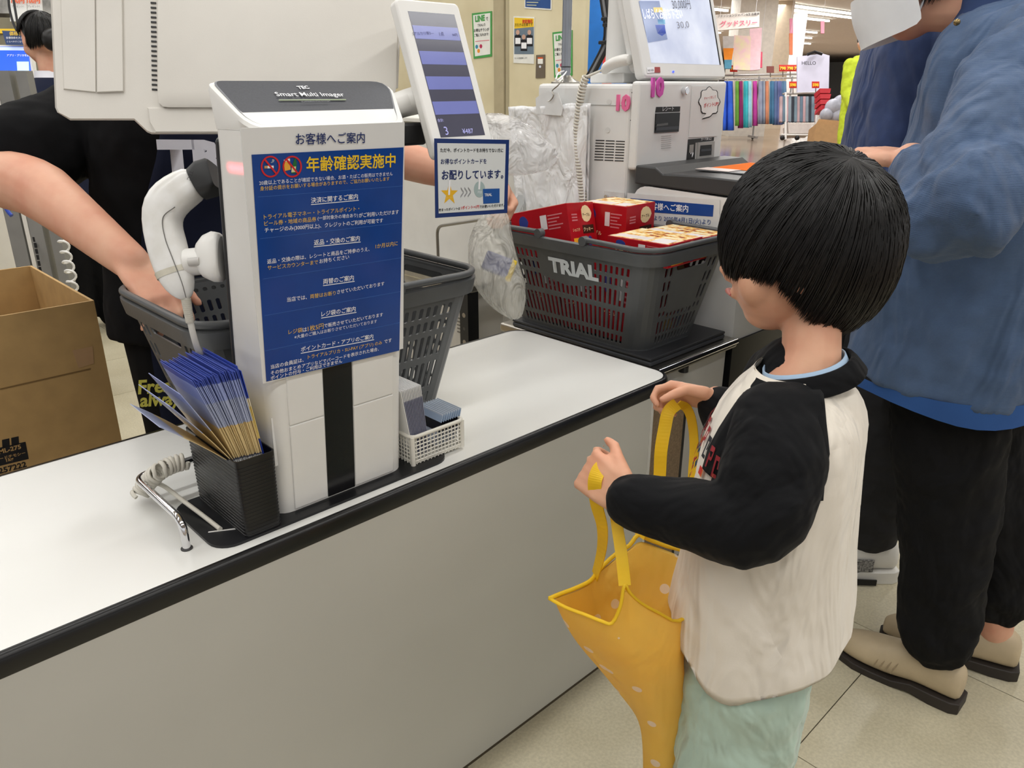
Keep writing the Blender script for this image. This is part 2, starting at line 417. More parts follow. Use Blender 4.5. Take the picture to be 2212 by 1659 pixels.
# ---------------------------------------------------------------- laminated notice on the tower
zs0, zs1 = .8395, 1.143
SP = V((.53, yfront(1.0)-.006, 1.0)); SN = V((0, -1, -.085)).normalized(); SPL = (SP, SN)
ns = thing('laminated_notice', 'large blue laminated customer notice in Japanese taped to the scanner tower', 'notice', (.53, .86, .85))
MB().slab([PP(*p, SPL) for p in ((519, 277), (874, 264), (871, 753), (568, 829))], SN, .0014).obj('lamination', M('clear_laminate', (226, 226, 224), .1, var=.01, coat=.5), ns)
ppoly([(543, 334), (871, 318), (862, 757), (575, 824)], SPL, M('sign_blue', (20, 66, 142), .18, var=.05, vscale=20), ns, 'blue_field', t=.0003)
kw = dict(pl=SPL, parent=ns, lift=.0012)
ptext('お客様へご案内', (638, 313), (787, 309), mat=INK_N, bold=.012, **kw)
ptext('年齢確認実施中', (661, 372), (853, 361), mat=INK_Y, bold=.022, **kw)
YE = M('gold_print', (222, 184, 84), .5, var=0)
WP = M('pale_print', (222, 226, 236), .5, var=0)
LN = [('20歳以上であることが確認できない場合、お酒・たばこの販売はできません', (559, 400), (847, 379), WP), ('身分証の提示をお願いする場合がありますので、ご協力お願いいたします', (561, 412), (840, 390), YE),
 ('トライアル電子マネー・トライアルポイント・', (569, 474), (775, 455), YE), ('ビール券・地域の商品券', (570, 488), (682, 478), YE), ('(一部対象外の場合あり)', (685, 477), (772, 470), WP), ('がご利用いただけます', (774, 470), (860, 462), INK_W),
 ('チャージのみ(3000円以上)、クレジットのご利用が可能です', (571, 504), (826, 482), INK_W),
 ('返品・交換の際は、レシートと商品をご持参のうえ、', (576, 570), (797, 542), INK_W), ('1か月以内に', (810, 537), (858, 530), YE), ('サービスカウンターまで', (577, 583), (686, 570), YE), ('お持ちください', (689, 569), (753, 559), INK_W),
 ('当店では、', (619, 652), (662, 646), INK_W), ('両替はお断り', (669, 645), (724, 637), YE), ('させていただいております', (727, 635), (829, 616), INK_W),
 ('レジ袋', (622, 722), (652, 717), YE), ('は', (653, 717), (662, 715), INK_W), ('1枚5円', (664, 716), (698, 709), YE), ('で販売させていただいております', (699, 708), (826, 683), INK_W),
 ('※大量のご購入はお断りさせていただいております', (635, 732), (813, 697), WP),
 ('当店の会員証は、', (584, 797), (655, 781), INK_W), ('トライアルプリカ・SU-PAY (アプリ) のみ', (664, 777), (824, 745), YE), ('です', (829, 742), (845, 738), INK_W),
 ('その他おまとめアプリなどでバーコードを表示された場合、', (584, 810), (817, 757), INK_W), ('ポイントの付与・ご利用はできません', (584, 821), (738, 783), INK_W)]
for s, a, b, mm in LN: ptext(s, a, b, mat=mm, bold=.006, **kw)
for s, a, b in (('決済に関するご案内', (671, 439), (772, 430)), ('返品・交換のご案内', (677, 530), (776, 520)), ('両替のご案内', (697, 614), (763, 605)), ('レジ袋のご案内', (693, 684), (767, 672)), ('ポイントカード・アプリのご案内', (649, 760), (805, 731))):
    ptext(s, a, b, mat=INK_W, bold=.012, **kw)
    ppoly([(a[0], a[1]+2), (b[0]+2, b[1]+1.5), (b[0]+2, b[1]+3), (a[0], a[1]+3.5)], SPL, INK_W, ns, 'underline', lift=.0009, t=.0002)
for a, b in (((556, 425), (869, 401)), ((561, 515), (868, 480)), ((567, 602), (866, 556)), ((571, 681), (864, 629)), ((572, 757), (863, 696))):
    ppoly([a, b, (b[0], b[1]+1), (a[0], a[1]+1)], SPL, M('pale_blue_rule', (48, 96, 170)), ns, 'rule', lift=.0007, t=.0002)
for cx_, bt in ((583, 0), (630, 1)):
    outer, inner = pellipse((cx_, 359.5), 21, 23.5, 28), pellipse((cx_, 359.5), 17.5, 20, 28)
    qo = [PP(*p, SPL)+(SN)*.0014 for p in outer]; qi = [PP(*p, SPL)+SN*.0014 for p in inner]
    mb = MB(); n = len(qo); mb.add(qo+qi, [(i, (i+1) % n, n+(i+1) % n, n+i) for i in range(n)])
    prg = mb.obj('prohibition_ring', INK_R, ns)
    if bt:
        ppoly([(612, 348), (625, 345), (627, 366), (614, 369)], SPL, M('beer_amber', (236, 170, 60)), ns, 'beer_glass', lift=.001, t=.0002)
        ppoly([(612, 345), (625, 342), (625.3, 347), (612.4, 350)], SPL, INK_W, ns, 'beer_foam', lift=.0011, t=.0002)
        ppoly([(632, 352), (635, 342), (638, 342), (640, 352), (639, 374), (628, 374)], SPL, M('bottle_green', (30, 104, 52)), ns, 'bottle', lift=.001, t=.0002)
        ppoly([(629, 360), (638, 359), (637, 371), (628, 372)], SPL, M('label_cream', (226, 214, 160)), ns, 'bottle_label', lift=.0013, t=.0002)
    else:
        ppoly([(571, 358), (590, 357.5), (590, 363), (571, 363.5)], SPL, INK_W, ns, 'cigarette', lift=.001, t=.0002)
        ppoly([(570, 358), (577, 357.8), (577, 363.2), (570, 363.6)], SPL, M('filter_tan', (196, 150, 96)), ns, 'filter_tip', lift=.0011, t=.0002)
        ppoly([(584, 352), (590, 350), (592, 345), (588, 343), (586, 346), (588, 348), (584, 350)], SPL, M('smoke_grey', (150, 160, 176)), ns, 'smoke', lift=.001, t=.0002)
    ppoly([(cx_-15, 344), (cx_-12, 341.5), (cx_+15, 375), (cx_+12, 377)], SPL, INK_R, prg, 'prohibition_bar', lift=.0014, t=.0002)
# ================================================================ CASHIER MONITOR (seen from behind)
def camframe(D):
    """horizontal frame facing the camera at depth D: monitor turned towards the cashier"""
    return lambda x, y, d=0: PD(x, y, D+d)
mo = thing('cashier_monitor', 'large cream cashier monitor seen from behind with a column of vent slots', 'monitor', PD(480, 300, 1.16))
G = camframe(1.13)
def msil(d, g=0):
    return [G(x, y, d) for x, y in ((104-g, -120), (119-g, 232), (124-g, 243), (152, 260+g), (290, 260+g), (318, 286+g), (328, 290+g), (640, 290+g), (860+g, 190), (872+g, -120))]
MB().loft([msil(.05, -4), msil(.035, 0), msil(.004, 0), msil(0, -4)], True).obj('housing', CREAM, mo, smooth=35)
def mpan(pts, d0, d1, ch=3):
    cx_ = sum(p[0] for p in pts)/len(pts); cy_ = sum(p[1] for p in pts)/len(pts)
    def ins(k): return [(x+(k if x < cx_ else -k), y+(k if y < cy_ else -k)) for x, y in pts]
    return MB().loft([[G(x, y, d0) for x, y in pts], [G(x, y, d1+.002) for x, y in pts], [G(x, y, d1) for x, y in ins(ch)]], True)
mpan([(341, -120), (341, 205), (343, 222), (352, 230), (364, 232), (640, 232), (846, 232), (856, 190), (862, -120)], .02, -.012, 6).obj('rear_cover', CREAM, mo, smooth=35)
mpan([(126, -120), (137, 193), (208, 200), (205, -120)], .02, -.003, 2).obj('side_cover', CREAM, mo)
mpan([(206, -120), (209, 200), (267, 198), (263, -120)], .02, -.0045, 2).obj('side_cover', CREAM, mo)
mpan([(318, 232), (322, 262), (334, 287), (500, 287), (640, 287), (640, 226)], .02, -.006, 3).obj('lower_cover', CREAM, mo)
for k in range(19):
    y = 6+k*10.4
    MB().slab([G(*p, -.0014) for p in ((325+y*.015, y-2.3), (336.5+y*.012, y-1.6), (336.5+y*.012, y+1.9), (325+y*.015, y+1.4))], -FWD, .002).obj('vent_slot', BLACK, mo)
MB().obox(G(560, 350, .05), (.06, .05, .13), ex=RGT, ey=FWD, ez=UPV).obj('neck', CREAM, mo, bevel=.008)
# ================================================================ CUSTOMER DISPLAY
cdp = thing('customer_display', 'white tilted customer display with striped blue price screen beside the tower', 'display', (.74, .9, 1.1))
b0 = V((.705, .87, 1.131)); up0 = V((0, .062, .16)).normalized(); nn0 = V((1, 0, 0)).cross(up0)   # faces the customer
def DP(u, v, o=0): return b0+V((1, 0, 0))*u+up0*v+nn0*o
def dslab(u0, u1, v0, v1, o, t, r=0):
    pts = rrect(u0, u1, v0, v1, r, 4) if r else [(u0, v0), (u1, v0), (u1, v1), (u0, v1)]
    return MB().slab([DP(u, v, o) for u, v in pts], nn0, t)
dslab(-.0165, .0945, -.027, .1885, .0, .016, .008).obj('bezel', WHITE, cdp, smooth=40, bevel=.003)
dslab(-.006, .088, -.012, .18, -.016, .012, .008).obj('rear_shell', WHITE, cdp, smooth=40, bevel=.003)
SCR = M('screen_dark', (66, 66, 80), .15, var=.02, emit=.35)
SCB = M('screen_blue', (100, 106, 160), .15, var=.03, emit=.45)
dscr = dslab(0, .0815, 0, .1715, .0004, .001).obj('screen', SCR, cdp)
for k in range(4):
    v = .0345+k*.0345
    dslab(.0008, .0805, v-.0035, v+.0145, .0007, .0004).obj('screen_row', SCB, dscr)
dpl = (DP(0, 0, .0009), nn0)
SI = M('screen_ink', (52, 50, 92), .3, emit=.2); SL = M('screen_lilac', (150, 150, 200), .3, emit=.6)
for s, a, b, mm in (('Sアルカリ単3—', (892, 77), (938, 75), SI), ('1点', (950, 78), (960, 78), SI), ('94円', (978, 79), (989, 79), SI), ('3', (963, 292), (970, 291), SL), ('¥487', (1000, 289), (1023, 288), SL), ('合計:', (946, 264), (959, 263), SL)):
    ptext(s, a, b, dpl, mm, cdp, lift=.0003)
MB().tube([(.655, .935, 1.165), (.70, .935, 1.175), (.728, .905, 1.185)], [.016, .018, .02], 14).obj('arm', WHITE, cdp, smooth=40)
MB().obox((.682, .925, 1.135), (.045, .05, .03)).obj('arm_cover', BLACK, cdp, bevel=.004)
# point card sign hanging from it
ps = thing('point_card_sign', 'small white point card sign with thick navy border under the customer display', 'sign', (.76, .865, 1.017))
p_ = [PY(*p, .862) for p in ((939, 299), (1100, 302), (1096, 460), (941, 471))]
MB().slab(p_[::-1], (0, -1, 0), .0012).obj('border', M('sign_navy', (26, 52, 112), .3, var=.03), ps)
PPL = (V((.7, .862, 1.1)), V((0, -1, 0)))
ppoly([(944, 309), (1092, 311), (1088, 452), (947, 461)], PPL, M('sign_white', (222, 226, 226), .35, var=.01), ps, 'paper', t=.0003)
q = dict(pl=PPL, parent=ps, lift=.0011)
ptext('ただ今、ポイントカードをお持ちでない方に', (950, 329), (1086, 329), mat=INK_K, bold=.02, **q)
ptext('お得なポイントカードを', (951, 355), (1050, 354), mat=INK_N, bold=.022, **q)
ptext('お配りしています。', (953, 389), (1086, 386), mat=INK_N, bold=.03, **q)
ptext('貯まったポイントは', (947, 457), (993, 453), mat=INK_K, bold=.022, **q)
ptext('1ポイント=1円', (995, 453), (1034, 450), mat=INK_R, bold=.022, **q)
ptext('でお使いいただけます。', (1035, 450), (1088, 446), mat=INK_K, bold=.022, **q)
st = [(970+(19 if k % 2 == 0 else 7.5)*math.sin(math.pi*k/5), 419-(25 if k % 2 == 0 else 10)*math.cos(math.pi*k/5)) for k in range(10)]
ppoly(st, PPL, M('star_gold', (238, 186, 44)), ps, 'star', lift=.0008, t=.0002)
ppoly(pellipse((1035, 409), 12, 17.5), PPL, M('coin_grey', (168, 188, 188)), ps, 'coin', lift=.0008, t=.0002)
ppoly([(1042, 408), (1078, 407), (1078, 438), (1043, 440)], PPL, M('card_blue', (28, 84, 158)), ps, 'card', lift=.001, t=.0002)
ptext('TRIAL', (1045, 424), (1061, 423), mat=INK_W, pl=PPL, parent=ps, lift=.0016, bold=.02)
ptext('1', (967, 421), (971, 421), mat=INK_W, **q); ptext('1', (1032, 409), (1036, 409), mat=INK_W, **q)
ptext('ポイント', (963, 429), (977, 428), mat=M('pale_gold', (250, 220, 130)), **q); ptext('円分', (1031, 418), (1040, 418), mat=INK_W, **q)
ptext('>>>', (994, 427), (1016, 426), mat=M('grey_ink', (150, 152, 156)), pl=PPL, parent=ps, lift=.0011, hpx=17)
# ================================================================ HANDHELD SCANNER on a cradle
hs = thing('handheld_scanner', 'white gun-shaped handheld barcode scanner hanging at the side of the tower', 'scanner', PD(405, 645, 1.0))
def sect(px_, py_, rx, rz, ang, D=1.0, n=20, sq=2.6):
    c = PD(px_, py_, D); ca, sa = math.cos(math.radians(ang)), math.sin(math.radians(ang))
    e1 = RGT*ca+UPV*sa; e2 = FWD; out = []
    for k in range(n):
        t = 2*math.pi*k/n; ct_, st_ = math.cos(t), math.sin(t)
        out.append(c+e1*(rx/FPX*D*math.copysign(abs(ct_)**(2/sq), ct_))+e2*(rz/FPX*D*math.copysign(abs(st_)**(2/sq), st_)))
    return out
SW = M('white_gloss_plastic', (238, 238, 236), .22, var=.02, vscale=40, col2=(226, 225, 220))
MB().loft([sect(432, 390, 35, 34, 117, sq=3), sect(398, 408, 39, 36, 117, sq=3), sect(368, 429, 43, 36, 126, sq=3), sect(352, 453, 45, 35, 146, sq=3), sect(350, 484, 43, 33, 168, sq=2.8), sect(358, 520, 42, 32, -165), sect(367, 555, 41, 31, -163), sect(378, 590, 39, 30, -162), sect(390, 620, 31, 26, -160), sect(399, 640, 18, 17, -160), sect(403, 647, 6, 6, -160)], True).obj('body', SW, hs, smooth=50, sub=1)
MB().loft([sect(425, 398, 35.5, 33.5, 117), sect(446, 387, 37, 36, 117, sq=5), sect(462, 380, 33, 36, 106, sq=6), sect(466, 379, 30, 34, 106, sq=6)], True).obj('head', M('scanner_dark', (48, 49, 50), .5, var=.05), hs, smooth=40)
MB().loft([sect(375.5, 583, 39.4, 30.6, -162), sect(380, 595, 38.2, 29.6, -161)], False).obj('tape_band', M('aged_tape', (206, 202, 186), .3, var=.06, vscale=80), hs, smooth=60)
MB().tube(spline([PD(378, 447, .9795), PD(352, 470, .9798), PD(356, 512, .9805), PD(372, 556, .9812), PD(392, 608, .983), PD(402, 643, .989)], 6), .0006, 5).obj('seam', M('seam_grey', (110, 108, 104)), hs)
ptext('TEC', (411, 368), (404, 388), (PD(412, 380, .976), -FWD), INK_K, hs, hpx=8)
rl_ = bpy.data.lights.new('scanner_beam', 'AREA'); rl_.shape = 'RECTANGLE'; rl_.size = .05; rl_.size_y = .003; rl_.energy = .004; rl_.color = (1, .05, .08); rl_.spread = math.radians(70)
ro = bpy.data.objects.new('scanner_beam', rl_); COL.objects.link(ro); ro.location = (.4075, .885, 1.108); dr = V((1, .1, 0)); ro.rotation_euler = dr.to_track_quat('-Z', 'Y').to_euler()
cr = thing('scanner_cradle', 'round white swivel cradle that holds the handheld scanner on the tower side', 'holder', PD(455, 600, 1.0))
def axring(x, y, ry, rf, D=1.0, n=20, sq=3):
    c = PD(x, y, D); return [c+UPV*(ry/FPX*math.copysign(abs(math.sin(2*math.pi*k/n))**(2/sq), math.sin(2*math.pi*k/n)))+FWD*(rf/FPX*math.copysign(abs(math.cos(2*math.pi*k/n))**(2/sq), math.cos(2*math.pi*k/n))) for k in range(n)]
MB().loft([axring(426, 556, 14, 14), axring(430, 555, 30, 24), axring(444, 555, 46, 34), axring(462, 555, 54, 38), axring(476, 556, 53, 38), axring(482, 556, 44, 34)], True).obj('swivel', WHITE, cr, smooth=35, bevel=.002)
MB().cyl(PD(402, 567, 1.0), PD(440, 563, 1.0), .0175, 20).obj('socket', WHITE, cr, smooth=40, bevel=.002)
MB().cyl(PD(408, 566, .983), PD(432, 564, .983), .0055, 12).obj('clip', M('grey_clip', (196, 194, 190)), cr, smooth=40)
cb = thing('scanner_cable', 'off-white ribbed cable hanging from the handheld scanner to the counter', 'cable', PD(440, 780, 1.02))
MB().tube(spline([PD(402, 645, 1.0), PD(410, 690, 1.0), PD(424, 745, 1.01), PD(442, 785, 1.04), PZ(470, 840, .80)], 6), .0042, 8).obj('wire', M('cable_white', (206, 203, 194), .5), cb, smooth=60)
rb = MB()
for k in range(12):
    t = k/11; p = PD(402+8*t, 648+46*t, 1.0); rb.cyl(p+V((0, 0, .0015)), p-V((0, 0, .0015)), .0062-.001*t, 12)
rb.obj('strain_relief', M('relief_white', (196, 192, 180), .5), cb, smooth=40)
# ================================================================ LEAFLET BOX + LEAFLETS
lb = thing('leaflet_box', 'black ribbed plastic box full of fanned leaflets on the counter', 'box', (.386, .96, ZT+.004))
bx0, bx1, by0, by1, bz0, bz1 = .362, .413, .876, 1.022, ZT+.004, .7525
def lbr(z, o=0):
    k = (z-bz0)/(bz1-bz0); e = .004*k+o
    return [(x, y, z) for x, y in rrect(bx0-e*.3, bx1+e*.3, by0-e*.4, by1+e, .006, 3)]
BK = M('black_ribbed_plastic', (26, 26, 27), .35, var=.08)
MB().loft([lbr(bz0+.002, -.0035), lbr(bz0, 0), lbr(bz1, 0), lbr(bz1, -.0025), lbr(bz0+.003, -.0035)], True).obj('body', BK, lb, smooth=30)
for k in range(21):
    z = bz0+.003+k*.00515
    MB().loft([lbr(z-.0012, -.0004), lbr(z-.0007, .0016), lbr(z+.0007, .0016), lbr(z+.0012, -.0004)], False).obj('rib', BK, lb, smooth=50)
MB().loft([lbr(bz1-.006, -.0004), lbr(bz1-.006, .003), lbr(bz1+.001, .003), lbr(bz1+.001, -.002), lbr(bz1-.003, -.002)], False).obj('rim', BK, lb, smooth=40)
LEAFM = bands('leaflet_print', [(0, (58, 66, 110)), (.1, (206, 204, 200)), (.33, (206, 206, 204)), (.42, (90, 92, 108)), (.43, (214, 190, 138)), (.64, (218, 190, 130)), (.65, (170, 178, 204)), (.82, (150, 162, 208)), (.93, (70, 88, 172))], 2, -.03, .182, .35, wob=.02)
COVM = bands('leaflet_cover', [(0, (214, 180, 60)), (.2, (34, 56, 140)), (.52, (30, 52, 136)), (.53, (226, 200, 120)), (.75, (232, 220, 190)), (.8, (48, 72, 170))], 2, -.03, .182, .3, wob=.03)
NL = 40
for k in range(NL):
    t = k/(NL-1); xr = .3675+.0375*t; a = math.radians(-17+10*t+random.uniform(-.5, .5)); h = .181+random.uniform(-.004, .004); w_ = .1
    if k < 3: a = math.radians((-42, -31, -24)[k])
    zb = .692; x = xr-math.tan(a)*.058*.8
    m = MB(); segs = 7; th = .0005; cols = [[], []]
    for s in range(segs+1):
        f = s/segs; bend = a*(.9+.15*f); z = h*f
        px_ = math.sin(bend)*z; pz_ = math.cos(bend)*z
        for e, sgn in ((0, -1), (1, 1)):
            for yy in (0, w_): cols[e].append(V((px_+sgn*th, yy, pz_)))
    n = segs+1
    vs = cols[0]+cols[1]; fs = []
    for s in range(segs):
        for e in (0, 1):
            o = e*2*n; fs.append((o+2*s, o+2*s+1, o+2*s+3, o+2*s+2))
        for c in (0, 1): fs.append((2*s+c, 2*s+2+c, 2*n+2*s+2+c, 2*n+2*s+c))
    fs += [(0, 1, 2*n+1, 2*n), (2*n-2, 2*n-1, 4*n-1, 4*n-2)]
    m.add(vs, fs)
    o = m.obj('leaflet', COVM if k in (NL-1, NL-2) else LEAFM)
    o.location = (x, .883+random.uniform(0, .004)+.008*(1-t), zb); o.rotation_euler = (0, 0, math.radians(random.uniform(-.6, .6)))
    lab = 'thin folded leaflet in blue and tan standing in the black ribbed box'
    if k == 0: lab = 'leaflet leaning furthest outward in the black ribbed box'
    if k == NL-1: lab = 'upright leaflet with navy cover nearest the tower in the ribbed box'
    tag(o, lab, 'leaflet', 'leaflets in the black ribbed box')
tp = MB().slab([V((.4235, .897, .718)), V((.447, .8925, .722)), V((.450, .8915, .765)), V((.437, .8905, .79)), V((.4235, .8925, .79))], (0, -1, 0), .0006).obj('paper_slip', M('paper_white', (234, 234, 232), .7))
tag(tp, 'torn white paper slip stuck to the lower left of the tower', 'paper')
# ================================================================ SMALL WHITE MESH BASKET with leaflets and cards
wb = thing('mesh_basket', 'small white plastic mesh basket holding cards beside the tower', 'basket', (.70, .93, ZT+.004))
WB = M('ivory_plastic', (232, 229, 218), .35, var=.02)
X0, X1, Y0, Y1, Z0, Z1 = .648, .748, .892, .966, ZT+.0042, .69
def wall_bars(p, q, n, m):
    """grid wall from p to q: n uprights, m rails, as one pierced sheet"""
    g = MB(); p, q = V(p), V(q); d = (q-p); nrm = V((0, 0, 1)).cross(d).normalized()
    for i in range(n+1):
        c = p.lerp(q, i/n); f = nrm*-.003
        g.tube([c+V((0, 0, 0)), c-f*-1*0+V((0, 0, Z1-Z0))+nrm*.0], .0012, 4)
    for j in range(m+1):
        z = (Z1-Z0)*(.12+.8*j/m)
        g.tube([p+V((0, 0, z)), q+V((0, 0, z))], .0012, 4)
    return g
for a, b, n in (((X0, Y0, Z0), (X1, Y0, Z0), 14), ((X1, Y0, Z0), (X1, Y1, Z0), 10), ((X1, Y1, Z0), (X0, Y1, Z0), 14), ((X0, Y1, Z0), (X0, Y0, Z0), 10)):
    wall_bars(a, b, n, 6).obj('mesh_wall', WB, wb)
MB().box(X0, X1, Y0, Y1, Z0, Z0+.0055).obj('bottom', WB, wb, bevel=.002)
MB().tube([V((x, y, Z1)) for x, y in rrect(X0-.002, X1+.002, Y0-.002, Y1+.002, .01, 4)], .0032, 8, closed=True).obj('rim', WB, wb, smooth=60)
for cx_, cy_ in ((X0, Y0), (X1, Y0), (X1, Y1), (X0, Y1)):
    MB().tube([(cx_, cy_, Z0), (cx_, cy_, Z1)], .004, 8).obj('corner_post', WB, wb, smooth=60)
FL = bands('folded_leaflet_print', [(0, (232, 232, 230)), (.06, (138, 140, 160)), (.84, (150, 152, 170)), (.86, (226, 226, 226))], 2, 0, .12, .4, wob=.01)
for k in range(14):
    m = MB().box(0, .0011, 0, .058, 0, .122)
    o = m.obj('folded_leaflet', M('leaflet_white_front', (236, 236, 234), .45) if k == 0 else FL); o.location = (.6535+k*.0023, .8965, Z0+.006); o.rotation_euler = (0, math.radians(-9+k*.25), 0)
    tag(o, 'grey printed folded leaflet standing in the white mesh basket' if k else 'white fronted folded leaflet facing the tower in the mesh basket', 'leaflet', 'folded leaflets in the mesh basket')
    if k == 0:
        for s, z, mm in (('トに!', .012, INK_K), ('2個', .06, INK_K)):
            ltext(s, V((.6528-.16*z, .940, Z0+.006+z)), (0, -1, 0), (-.156, 0, .987), .02, mm, o).matrix_parent_inverse = (Matrix.Translation(o.location)@o.rotation_euler.to_matrix().to_4x4()).inverted()
CARDM = bands('card_print', [(0, (190, 196, 206)), (.42, (176, 184, 198)), (.45, (24, 24, 30)), (.72, (28, 28, 34)), (.74, (176, 196, 220)), (.95, (206, 216, 228))], 2, 0, .054, .25)
for k in range(9):
    o = MB().box(0, .0009, 0, .062, 0, .054).obj('plastic_card', CARDM); o.location = (.7+k*.0048, .8985, Z0+.013); o.rotation_euler = (0, math.radians(16), 0)
    tag(o, 'pale blue plastic card with black magnetic stripe in the white mesh basket', 'card', 'cards in the mesh basket')
# ================================================================ CHROME RAIL, COIL CORD
rl = thing('chrome_rail', 'bent chrome guard rail standing on the counter by the leaflet box', 'rail', (.298, .914, ZT))
z_ = ZT+.042
MB().tube(fillet([(.298, .914, ZT), (.298, .914, z_), (.298, 1.075, z_), (.40, 1.075, z_), (.40, 1.075, ZT)], .022, 6), .0052, 14).obj('tube', CHROME, rl, smooth=60)
MB().cyl((.298, .914, ZT), (.298, .914, ZT+.0015), .0075, 16).obj('foot_flange', M('hole_dark', (60, 60, 60), .5), rl)
tg = thing('coiled_cord', 'off-white coiled cord lying over the chrome rail on the counter', 'cord', (.33, 1.06, ZT))
CW = M('cord_white', (212, 208, 196), .45, var=.03)
coil([PZ(300, 1072, ZT+.014), PZ(316, 1046, ZT+.030), PZ(342, 1020, ZT+.056), PZ(372, 1004, ZT+.060), PZ(402, 996, ZT+.060)], .0105, 15, .0031, 6, 12).obj('coil', CW, tg, smooth=60)
MB().tube(spline([PZ(300, 1052, ZT+.016), PZ(318, 1045, ZT+.03), PZ(350, 1048, ZT+.026), PZ(400, 1085, ZT+.014), PZ(440, 1115, ZT+.008), PZ(476, 1143, ZT+.006)], 8), .0033, 8).obj('straight_lead', CW, tg, smooth=60)
# ================================================================ SHOPPING BASKETS
BH = .235
def boutline(v, grow=0, c=.05, n=5):
    a, b = .205+.052*v+grow, .118+.045*v+grow
    return a, b, c+grow
def bmap(side, t, v, off=0):
    """side 0:-Y 1:+X 2:+Y 3:-X, t in -1..1 along the straight run, v height fraction"""
    a, b, c = boutline(v); z = BH*v
    if side == 0: return V((t*(a-c), -b-off, z))
    if side == 1: return V((a+off, t*(b-c), z))
    if side == 2: return V((-t*(a-c), b+off, z))
    return V((-a-off, -t*(b-c), z))
def slot(cx_, cy_, w_, h_, n=3):
    r = min(w_, h_)/2*.98
    return [(cx_+x, cy_+y) for x, y in rrect(-w_/2, w_/2, -h_/2, h_/2, r, n)]
def pierced(W, H, holes):
    vs = [V((0, 0)), V((W, 0)), V((W, H)), V((0, H))]; ed = [(0, 1), (1, 2), (2, 3), (3, 0)]; bb = []
    for h in holes:
        n = len(vs); k = len(h); vs += [V(p) for p in h]; ed += [(n+i, n+(i+1) % k) for i in range(k)]
        xs = [p[0] for p in h]; ys = [p[1] for p in h]; bb.append((min(xs), max(xs), min(ys), max(ys), h))
    r = delaunay_2d_cdt(vs, ed, [], 1, 1e-6); P, F = r[0], r[2]; out = []
    for f in F:
        x = sum(P[i].x for i in f)/3; y = sum(P[i].y for i in f)/3; ins = False
        for x0, x1, y0, y1, h in bb:
            if x0 < x < x1 and y0 < y < y1:
                c = False; k = len(h)
                for i in range(k):
                    (ax, ay), (bx, by) = h[i], h[i-1]
                    if (ay > y) != (by > y) and x < (bx-ax)*(y-ay)/(by-ay)+ax: c = not c
                if c: ins = True; break
        if not ins: out.append(tuple(f))
    return P, out
def basket_body():
    mb = MB()
    for side in range(4):
        long_ = side in (0, 2); W = 1.0; n = 25 if long_ else 11; holes = []; p = W/n; hw = p*.52
        for i in range(n):
            u = (i+.5)*p; f = abs(u-.5)*2
            if long_: holes.append(slot(u, .925, p*.5, .028))
            if long_:
                if f > .42: holes += [slot(u, .80, hw, .085), slot(u, .685, hw, .08)]
                d = 0 if f > .42 else .02+.05*(1-f/.42)
                holes.append(slot(u, .52-d/2, hw, .17-d)); holes.append(slot(u, .275, hw, .22)); holes.append(slot(u, .08, hw, .09))
            else:
                if f > .62: holes += [slot(u, .80, hw, .10), slot(u, .655, hw, .11), slot(u, .50, hw, .15)]
                holes.append(slot(u, .36 if f > .62 else .33, hw, .06)); holes.append(slot(u, .21, hw, .15)); holes.append(slot(u, .08, hw, .085))
        if not long_: holes.append([(x, y) for x, y in rrect(.22, .78, .80, .95, .04, 3)])
        P, F = pierced(1, 1, holes)
        mb.add([bmap(side, 2*q.x-1, q.y) for q in P], F)
    for ci in range(4):
        cols = []
        for k in range(7):
            ang = math.radians(-90+90*ci+90*k/6); col_ = []
            for v in (0, 1):
                a, b, c = boutline(v); sx = 1 if ci in (0, 1) else -1; sy = -1 if ci in (0, 3) else 1
                col_.append(V((sx*(a-c)+c*math.cos(ang), sy*(b-c)+c*math.sin(ang), BH*v)))
            cols.append(col_)
        mb.loft(cols, False, close=False)
    # floor of the basket
    a, b, c = boutline(0)
    mb.slab([(x, y, .0) for x, y in rrect(-a, a, -b, b, c, 5)], (0, 0, 1), .004)
    return mb
def bloop(v, grow, z): a, b, c = boutline(v, grow); return [(x, y, z) for x, y in rrect(-a, a, -b, b, c, 8)]
BASKM = M('basket_grey', (84, 86, 87), .38, var=.05, vscale=20)
def shopping_basket(name, label, loc, rz):
    t = thing(name, label, 'basket', loc); t.rotation_euler = (0, 0, rz)
    o = basket_body().obj('pierced_body', BASKM, t, local=True)
    bm = bmesh.new(); bm.from_mesh(o.data); bmesh.ops.remove_doubles(bm, verts=bm.verts, dist=1e-5); bmesh.ops.recalc_face_normals(bm, faces=bm.faces); bm.to_mesh(o.data); bm.free()
    d = o.modifiers.new('s', 'SOLIDIFY'); d.thickness = .0026; d.offset = 0
    MB().loft([bloop(1, .0, BH-.026), bloop(1, .006, BH-.026), bloop(1, .011, BH-.004), bloop(1, .011, BH), bloop(1, .004, BH+.003), bloop(1, -.002, BH), bloop(1, -.003, BH-.02), bloop(1, .0, BH-.026)], False).obj('rim', BASKM, t, smooth=40, local=True)
    for s in (-1, 1):
        L = bloop(1, .005, BH+.010); a, b, c = boutline(1, .005)
        path = [V((s*.07, -b, BH+.012))]
        run = [V(p) for p in L if (p[0]*s) > .07]
        run.sort(key=lambda p: math.atan2(p.y, p.x*s))
        path += run+[V((s*.07, b, BH+.012))]
        MB().tube(path, .0062, 10).obj('handle', BASKM, t, smooth=60, local=True)
        for sy in (-1, 1):
            MB().cyl((s*.07, sy*(b+.008), BH+.009), (s*.07, sy*(b-.008), BH+.009), .011, 14).obj('hinge', BASKM, t, smooth=40, local=True)
    return t
